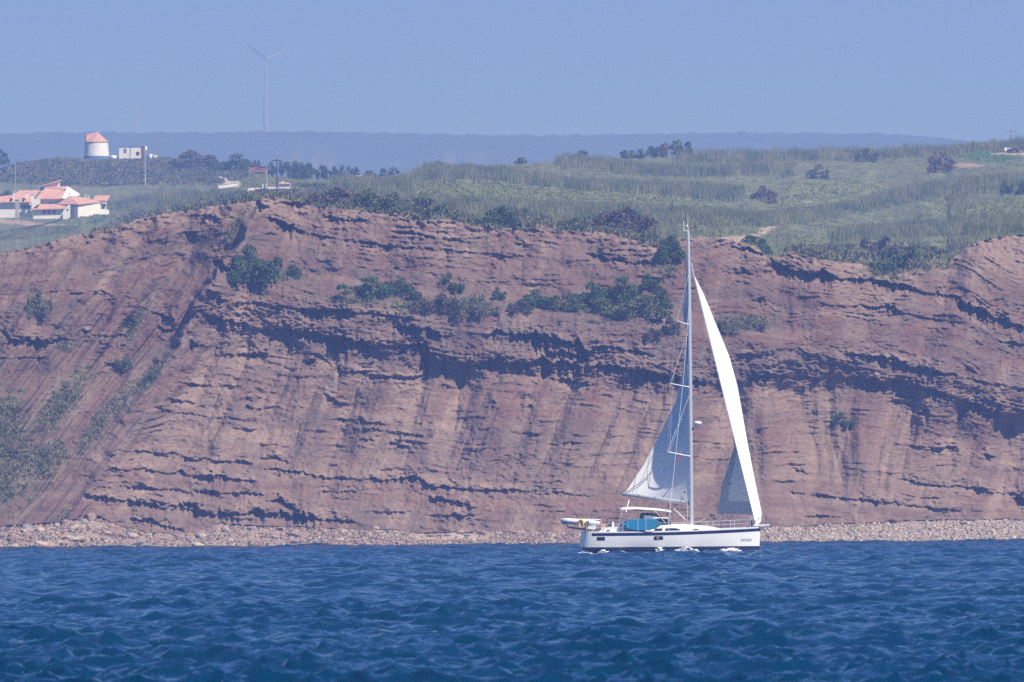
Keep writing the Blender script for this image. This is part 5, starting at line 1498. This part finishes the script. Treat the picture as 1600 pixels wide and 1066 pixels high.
# standing rigging
m = MB()
cp_n = P(1043, 827, MD - 1.75); cp_f = P(1049, 827, MD + 1.95)
for s, c_ in ((-1, cp_n), (1, cp_f)):
    f_ = 4 if s > 0 else 0
    t1, t2, t3 = P(1043 + f_, 706.3, MD + s * .95), P(1047 + f_, 599.5, MD + s * .95), P(1057.5 + f_, 502, MD + s * .95)
    top_ = P(1075.6, 380, MD + s * .05)
    m.tube([c_, t1, t2, t3, top_], .011, 5) if s > 0 else m.tube([c_, P(1056.5, 700, MD - .85), P(1068.5, 585, MD - .5), P(1077, 470, MD - .1)], .020, 5)
    m.tube([t1, P(1077.4, 617, MD + s * .1)], .016, 5)
    m.tube([t2, P(1057, 570, MD + s * .7), P(1075, 520, MD + s * .1)], .012, 5)
    m.tube([t3, P(1075.8, 430, MD + s * .1)], .010, 5)
    if s < 0: m.tube([t1 + Vector((0, 0, 0)), t2, t3], .006, 4)
m.build('shrouds', wire, mast)
m = MB(); m.tube([P(1182, 823, bx(1182) * SP), P(1079.5, 410, MD)], .018, 6); m.build('forestay', wire, yacht)
m = MB(); m.lathe(tuple(P(1181.6, 823, bx(1182) * SP)), [(.10, 0), (.12, .03), (.12, .16), (.05, .2), (.05, .5)], 12); m.build('furling_drum', gel, yacht, True)
m = MB(); m.tube([P(1074.6, 800, MD + .05), P(1074.9, 786, MD + .05)], .012, 5); m.tube([P(1074.2, 815, MD), P(1074, 790, MD)], .014, 5); m.build('halyards', wire, mast)
# masthead gear
m = MB(); m.tube([P(1075.3, 361.4, MD), P(1074.6, 333.5, MD)], [.022, .012], 5); m.tube([P(1068.4, 361, MD), P(1077, 360.8, MD)], .028, 6); m.tube([P(1068.5, 361, MD), P(1068, 344.5, MD)], [.034, .026], 6)
m.build('antenna', gel, mast, True)
m = MB(); m.ball(P(1073.5, 353.5, MD), .07, 1, 1, 1.5); m.build('masthead_light', gel, mast, True)
m = MB(); m.tube([P(1076, 359, MD), P(1086.5, 353.8, MD)], .012, 5); m.tube([P(1086, 354.6, MD), P(1087.8, 352.6, MD)], .05, 5); m.build('wind_vane', black, mast)
c_ = P(1090.3, 661, MD); m = MB()
m.lathe((c_.x, c_.y, c_.z - .14), [(.22, 0), (.30, .06), (.31, .16), (.24, .25), (.08, .28)], 18); rad = m.build('radar_dome', gel, mast, True)
m = MB(); m.box(c_.x - .32, c_.x + .02, c_.y - .06, c_.y + .06, c_.z - .22, c_.z - .145); m.tube([P(1080.5, 674, MD), c_ + Vector((-.05, 0, -.2))], .03, 5); m.build('radar_bracket', alu, rad)
m = MB(); m.ball(P(1082.9, 669.5, MD - .05), .09); m.build('steaming_light', black, mast)
# boom
CL = P(974, 771.5, MD + 2.72); GN = P(1077.5, 786.6, MD + .1)
m = MB(); rows_ = []
for f_ in (0, .02, .5, .98, 1):
    c_ = CL.lerp(GN, f_); hh = .145 * (.75 if f_ in (0, 1) else 1)
    rows_.append([c_ + Vector((.05 * math.cos(a), .09 * math.cos(a), hh * math.sin(a))) for a in [i * 2 * math.pi / 10 for i in range(11)]])
m.surf(rows_); boom = m.build('boom', mat('boom_grey', (.55, .58, .6), .4, .4, 0, 1, .2), yacht, True)
m = MB(); m.ball(CL, .15, .6, .6, 1.0, 8); m.ball(GN + Vector((-.05, 0, 0)), .14, .7, .7, 1.1, 8); m.build('boom_end_fitting', black, boom)
m = MB(); m.tube([P(1046.5, 789, MD + 1.0), P(1070.5, 811.5, MD + .1)], [.035, .045], 6); m.build('vang', gel, boom, True)
m = MB(); m.tube([P(983.5, 781, MD + 2.5), P(978.2, 800.5, MD + 1.0)], .045, 6); m.build('mainsheet', canvas, boom, True)

# mainsail
def crom(pts, t):                          # Catmull-Rom through points with parameter = first entry
    a = np.array(pts, float)
    return np.array([np.interp(t, a[:, 0], a[:, j]) for j in range(1, a.shape[1])])
def mainsail():
    nv, nu = 60, 24
    leech = [(0, 977, 770.5, 2.6), (.15, 1006, 727, 2.55), (.34, 1034, 674, 2.3), (.55, 1056, 628, 1.7), (.72, 1068, 578, 1.0), (.84, 1074, 520, .5), (.93, 1077.2, 460, .2), (1, 1076.8, 408, .05)]
    G_ = []
    for i in range(nv):
        v = i / (nv - 1)
        ly_ = 784.5 + (406 - 784.5) * v
        lx_ = 1079.5 - (823 - ly_) * .0116 - 2.2
        L0 = P(lx_, ly_, MD)
        ex, ey, ed = crom(leech, v)
        E0 = P(ex, ey, MD + ed)
        ch = (E0 - L0); n_ = Vector((ch.y, -ch.x, 0)); n_.normalize()
        if n_.y < 0: n_ = -n_
        row = []
        for j in range(nu):
            u = j / (nu - 1)
            cam_ = (.115 + .045 * max(0, 1 - 2.5 * v)) * ch.length * (4 * u * (1 - u)) * (1 + 2.0 * (u - .5) * (1 - v) ** 2) * (.35 + .65 * min(1, v * 4 + .35))
            row.append(L0 + ch * u + n_ * cam_)
        G_.append(row)
    m = MB(); m.surf(G_)
    o = m.build('mainsail', sailm, yacht, True)
    m = MB(); a_, b_ = G_[0][-1], G_[14][5]
    m.tube([P(977, 771, MD + 2.54), P(1004, 752, MD + 2.42), P(1019, 737, MD + 2.3)], .03, 4); m.build('reef_strap', mat('grey_strap', (.2, .22, .25), .8, .1), o)
    m = MB()
    for (px, py, dd) in ((1070, 769.5, .3), (1066, 780, .4)): m.ball(P(px, py, MD + dd - .15), .06, 1, .3, 1, 8)
    m.build('eyelets', black, o)
mainsail()

def genoa():
    nv, nu = 64, 40
    leech = [(428, 0, .02), (480, 3, .6), (509, 5, 1.0), (556, 8, 1.6), (600, 9, 2.1), (650, 6, 2.5), (698, -2, 2.8), (730, -18, 2.95), (765, -37, 3.05), (822, -58.5, 3.1)]
    bul = [(428, .6), (460, 9), (509, 17), (556, 25), (604, 26.5), (662, 22.5), (735, 17.5), (809, 13), (822, 9)]
    G_ = []
    for i in range(nv):
        v = i / (nv - 1)
        y_ = 822 + (428 - 822) * v
        lx_ = 1083 + 98 * (y_ - 428) / 394
        dl = MD + (bx(1182) * SP - MD) * (y_ - 410) / 412
        ex, ed = crom(leech, y_); b_ = float(np.interp(y_, [q[0] for q in bul], [q[1] for q in bul]))
        cx_ = b_ + math.sqrt(max(b_ * b_ - b_ * min(ex, b_ * .95), 0))
        yE = y_ - 19 * max(0, (y_ - 700) / 122) ** 1.0
        row = []
        for j in range(nu):
            u = (j / (nu - 1))
            px = lx_ + 2 * u * (1 - u) * cx_ + u * u * ex
            dd = 2 * u * (1 - u) * ed * .42 + u * u * ed
            yp = y_ + (yE - y_) * u - 6 * math.sin(math.pi * u) * max(0, (y_ - 760) / 62)
            row.append(P(px, yp, dl + dd))
        G_.append(row)
    cut = int(nu * .90)
    lowr = 4; half = nu // 2
    m = MB(); m.surf([r_[:cut + 1] for r_ in G_[lowr:]]); m.surf([r_[:half + 1] for r_ in G_[:lowr + 1]]); o = m.build('foresail', sailm, yacht, True)
    m = MB(); m.surf([r_[cut:] for r_ in G_[lowr:]]); m.build('leech_strip', stripm, o, True)
    m = MB(); m.surf([r_[half:] for r_ in G_[:lowr + 1]]); m.build('foot_strip', stripm, o, True)
    c_ = G_[0][-1]
    m = MB(); m.ball(G_[9][-4] + Vector((0, -.06, 0)), .07, 1, .4, 1, 8); m.build('sail_mark', mat('red_mark', (.45, .03, .05), .6, .2), o)
    m = MB(); m.tube([P(1083.2, 428, MD), P(1080.3, 411, MD)], .035, 5); m.build('head_swivel', gel, o, True)
    m = MB(); m.tube([c_, P(1085, 818, MD + 2.0), P(1010, 822, MD + 1.75)], .010, 4); m.build('sheet', wire, o)
genoa()

# ------------------------------------------------------------------ things carried on the yacht
def carried():
    teal = mat('teal_board', (0.015, 0.22, 0.42), .45, .4, .04, 3)
    teal2 = mat('teal_board_dark', (0.012, 0.12, 0.28), .45, .4, .04, 3)
    def board(x0, x1, yc, wd, d, label, m, straps, mark, th=.13, drop=0):
        n = 26; L = (x1 - x0) / YK
        c = P((x0 + x1) / 2, yc, 0); base = YROOT + c; base.y = YD + d
        t = empty('paddleboard', base, label, 'paddleboard', 'paddleboards lashed along the rail')
        def out(s):                      # half width at s in -1..1
            return wd / 2 * max(0.0, (1 - abs(s) ** 2.6)) ** .62
        mb = MB(); up, lo = [], []
        for i in range(n):
            s = -1 + 2 * i / (n - 1); h = out(s); x_ = s * L / 2; z_ = drop * s
            up.append((x_, h + z_)); lo.append((x_, -h + z_))
        ring = up + lo[::-1][1:-1]
        ctr = [(x_, z_) for x_, z_ in ring]
        lay = []
        for (sc, y_) in ((.93, -th / 2), (1.0, -th * .25), (1.0, th * .25), (.93, th / 2)):
            lay.append([Vector((x_ * (1 - (1 - sc) * .25), y_, z_ * sc)) for x_, z_ in ctr])
        mb.surf([r_ + [r_[0]] for r_ in lay]); mb.face(lay[0]); mb.face(lay[-1][::-1])
        mb.build('board_body', m, t)
        for (px, mm, hw) in straps:
            x_ = (px - (x0 + x1) / 2) / YK; h = out(x_ / (L / 2)) + .02
            MB().box(x_ - hw, x_ + hw, -th / 2 - .02, th / 2 + .02, -h, h).build('strap', mm, t)
        if mark:
            MB().box(mark[0], mark[0] + .16, -th / 2 - .012, -th / 2 + .01, -.06, .13).build('decal', black, t)
            MB().box(mark[0] + .05, mark[0] + .09, -th / 2 - .018, -th / 2 + .01, -.03, .11).build('decal', gel, t)
    lt = mat('pale_blue_strap', (.25, .5, .75), .7, .2)
    DB = -2.15 + bx(1000) * SP
    board(967, 1020, 820.3, .84, DB + .2, 'dark teal paddleboard half hidden behind the brighter one on the yacht rail', teal2, [(973, wire, .015)], None, .12, .02)
    board(975, 1032.4, 819.8, .88, DB, 'bright teal paddleboard with straps lashed outside the yacht rail', teal, [(980.6, lt, .02), (996, lt, .03), (1008.6, canvas, .015)], (1.02,), .13, .03)
    # inflatable dinghy hanging over the stern
    tube_w = mat('white_tube', (.78, .78, .76), .45, .3); hullg = mat('grey_dinghy_hull', (.42, .46, .5), .5, .3)
    D0 = bx(908) * SP - .3
    base = YROOT + P(908, 823, D0)
    t = empty('dinghy', base, 'white inflatable dinghy slung bow outward over the yacht stern', 'dinghy')
    def Q(px, py, y_): return Vector(((px - 908) / YK, y_, (823 - py) / YK))
    for s in (-1, 1):
        m = MB(); m.tube([Q(937, 818.5, s * .55), Q(925, 817, s * .55), Q(905, 815.5, s * .55), Q(890, 814.2, s * .5), Q(882.5, 814, s * .3), Q(880.5, 814.2, 0)], [.14, .21, .21, .215, .22, .225], 12)
        m.build('side_tube', tube_w, t, True)
    m = MB(); m.surf([[Q(884, 817, y_ * .4) if True else 0 for y_ in (-1, 0, 1)], [Q(888, 822.5, -.4), Q(887, 824.5, 0), Q(888, 822.5, .4)], [Q(906, 825, -.5), Q(905, 828, 0), Q(906, 825, .5)], [Q(935, 826, -.52), Q(935, 829.5, 0), Q(935, 826, .52)]])
    m.build('dinghy_hull', hullg, t, True)
    m = MB(); m.hexa([Q(934, 830, -.5), Q(936, 830, -.5), Q(936, 830, .5), Q(934, 830, .5), Q(933, 816, -.5), Q(935, 816, -.5), Q(935, 816, .5), Q(933, 816, .5)]); m.build('dinghy_transom', tube_w, t)
    m = MB(); m.hexa([Q(914, 826.5, -.62), Q(930.5, 827.5, -.62), Q(930.5, 827.5, -.2), Q(914, 826.5, -.2), Q(914, 821, -.66), Q(931, 820.5, -.66), Q(931, 820.5, -.2), Q(914, 821, -.2)]); m.build('bench', tube_w, t)
    m = MB(); m.tube([Q(874, 811, -.02), Q(878, 818, 0), Q(884, 821, .05)], .012, 4); m.build('painter', black, t)
    m = MB()
    for a in (898, 926): m.tube([Q(a, 806 if a < 900 else 808, .5), Q(a, 814, .5)], .015, 5)
    m.tube([Q(893, 811.2, .7), Q(938, 812.5, .7)], .05, 6); m.build('sling', wire, t)
    yel = mat('yellow_foam', (.75, .42, .07), .6, .3)
    t = empty('lifebuoy', YROOT + P(907.5, 818.5, D0 - .85), 'yellow horseshoe lifebuoy on the stern rail of the yacht', 'lifebuoy')
    m = MB(); m.tube([(-.16, 0, -.24), (-.17, 0, .1), (-.1, 0, .26), (0.02, 0, .29), (.12, 0, .25), (.17, 0, .1), (.16, 0, -.24)], .085, 10); m.build('horseshoe', yel, t, True)
    MB().box(-.25, .25, -.02, .03, -.05, .02).build('holder', mat('brown_strap', (.2, .1, .04), .8, .1), t)
    t = empty('outboard_motor', YROOT + P(917, 820, D0 - .75), 'small black outboard motor clamped to the stern rail', 'outboard motor')
    m = MB(); m.ball((.02, 0, .16), .15, 1.15, .8, .8, 10); m.build('cowling', black, t, True)
    m = MB(); m.tube([(.02, 0, .06), (-.02, 0, -.2), (-.05, 0, -.42)], [.07, .06, .05], 7); m.box(-.16, .08, -.05, .05, -.5, -.4); m.build('shaft', black, t)
    m = MB(); m.tube([(.05, 0, .2), (.14, -.02, .36)], .02, 5); m.build('tiller', black, t)
    t = empty('ensign', YROOT + P(941, 826, D0 + .9), 'small red and yellow flag on a short staff at the yacht stern', 'flag')
    m = MB(); m.tube([(-.02, 0, -.1), (-.13, 0, .72)], .014, 5); m.build('staff', gel, t, True)
    redm = mat('red_flag', (.55, .06, .04), .7, .1)
    def flag(nm, mm, pts):
        o_ = MB().prism([Vector(p) for p in pts], (0, .012, 0)).build(nm, mm, t); return o_
    flag('red_stripe', redm, [(-.13, 0, .70), (-.02, .02, .52), (.10, .02, .30), (.02, 0, .28), (-.10, 0, .5)])
    flag('yellow_stripe', mat('yellow_flag', (.8, .5, .08), .7, .1), [(.103, .02, .32), (.16, .04, .40), (.22, .04, .26), (.14, .02, .16), (.06, .02, .22)])
    t = empty('fender', YROOT + P(936.3, 826.8, D0 - .6), 'dark red ball fender on the side deck near the stern', 'fender')
    MB().ball((0, 0, .0), .14, 1, 1, 1.05, 12).build('ball', mat('maroon_vinyl', (.16, .008, .03), .4, .4), t, True)
    MB().tube([(0, 0, .13), (0, 0, .22)], .035, 6).build('eye', black, t)
    o = MB().prism([Vector(p) for p in [(0, 0, 0), (.16, 0, .22), (.2, 0, .05), (.1, 0, -.14), (.05, 0, -.3)]], (0, .012, 0)).build('pennant', redm)
    o.location = YROOT + P(1059.5, 716, MD - .75); tag(o, 'small red pennant hanging under the lowest spreader of the yacht', 'flag')
    t = empty('sail_bag', YROOT + P(1174, 816, bx(1174) * SP - .1), 'black bag hanging at the bow beside the foresail tack', 'bag')
    m = MB(); m.tube([(.08, 0, .32), (-.02, 0, .12), (.02, 0, -.08), (-.06, 0, -.26)], [.05, .09, .11, .10], 8); m.build('bag_body', black, t, True)
    m = MB(); m.tube([(-.06, 0, .4), (.0, 0, .26), (.0, 0, .1)], .025, 5); m.build('cord', gel, t)
carried()

def foam():
    rr = np.random.default_rng(77)
    V, Fc, n0 = [], [], 0
    spots = [(935, 950, 862, 1.2), (955, 978, 862.5, .9), (1024, 1037, 859.5, 1.8), (1052, 1092, 861.8, 1.9), (1110, 1160, 860.5, 1.1), (1130, 1158, 859, 1.3), (900, 925, 863, .6), (1160, 1188, 861.5, .7)]
    for (a, b_, y_, amp) in spots:
        n = int((b_ - a) * 5)
        for k in range(n):
            px = rr.uniform(a, b_); sz = rr.uniform(.015, .065) * amp ** .5
            e = 1 - abs((px - (a + b_) / 2) / ((b_ - a) / 2)) ** 2
            z = -.16 + rr.random() ** 1.5 * .22 * amp * e + (861.6 - y_) / YK * .3
            p = YROOT + P(px, 862, -2.1 + bx(px) * SP + (1.8 * max(0, (px - 1080) / 110) ** 2) - rr.random() * .5); p.z = z
            q = CUBE * (sz * (1 + .4 * rr.normal(size=(8, 3)))) * np.array([1.7, 1.2, .55])
            V.append(q + np.array(p)); Fc.append(CUBEF + n0); n0 += 8
    me = fast_mesh('foam', np.concatenate(V), np.concatenate(Fc), True)
    tag(link('foam', me, mat('white_foam', (.82, .85, .87), .8, .2)), 'white bow wave foam along the yacht waterline', None, None, 'stuff')
foam()

# ------------------------------------------------------------------ haze
def haze():
    m = bpy.data.materials.new('haze_air'); m.use_nodes = True
    n = m.node_tree.nodes; l = m.node_tree.links
    n.remove(n['Principled BSDF'])
    v = n.new('ShaderNodeVolumePrincipled')
    v.inputs['Color'].default_value = (0.225, 0.350, 0.79, 1)
    v.inputs['Absorption Color'].default_value = (0.58, 0.45, 0.22, 1)
    v.inputs['Density'].default_value = 0.00027
    v.inputs['Anisotropy'].default_value = -0.04
    l.new(v.outputs[0], n['Material Output'].inputs['Volume'])
    o = MB().box(-8000, 8000, -4000, 12500, -2.2, 425).build('haze', m)
    tag(o, 'thin blue sea haze filling the air', None, None, 'stuff')
haze()
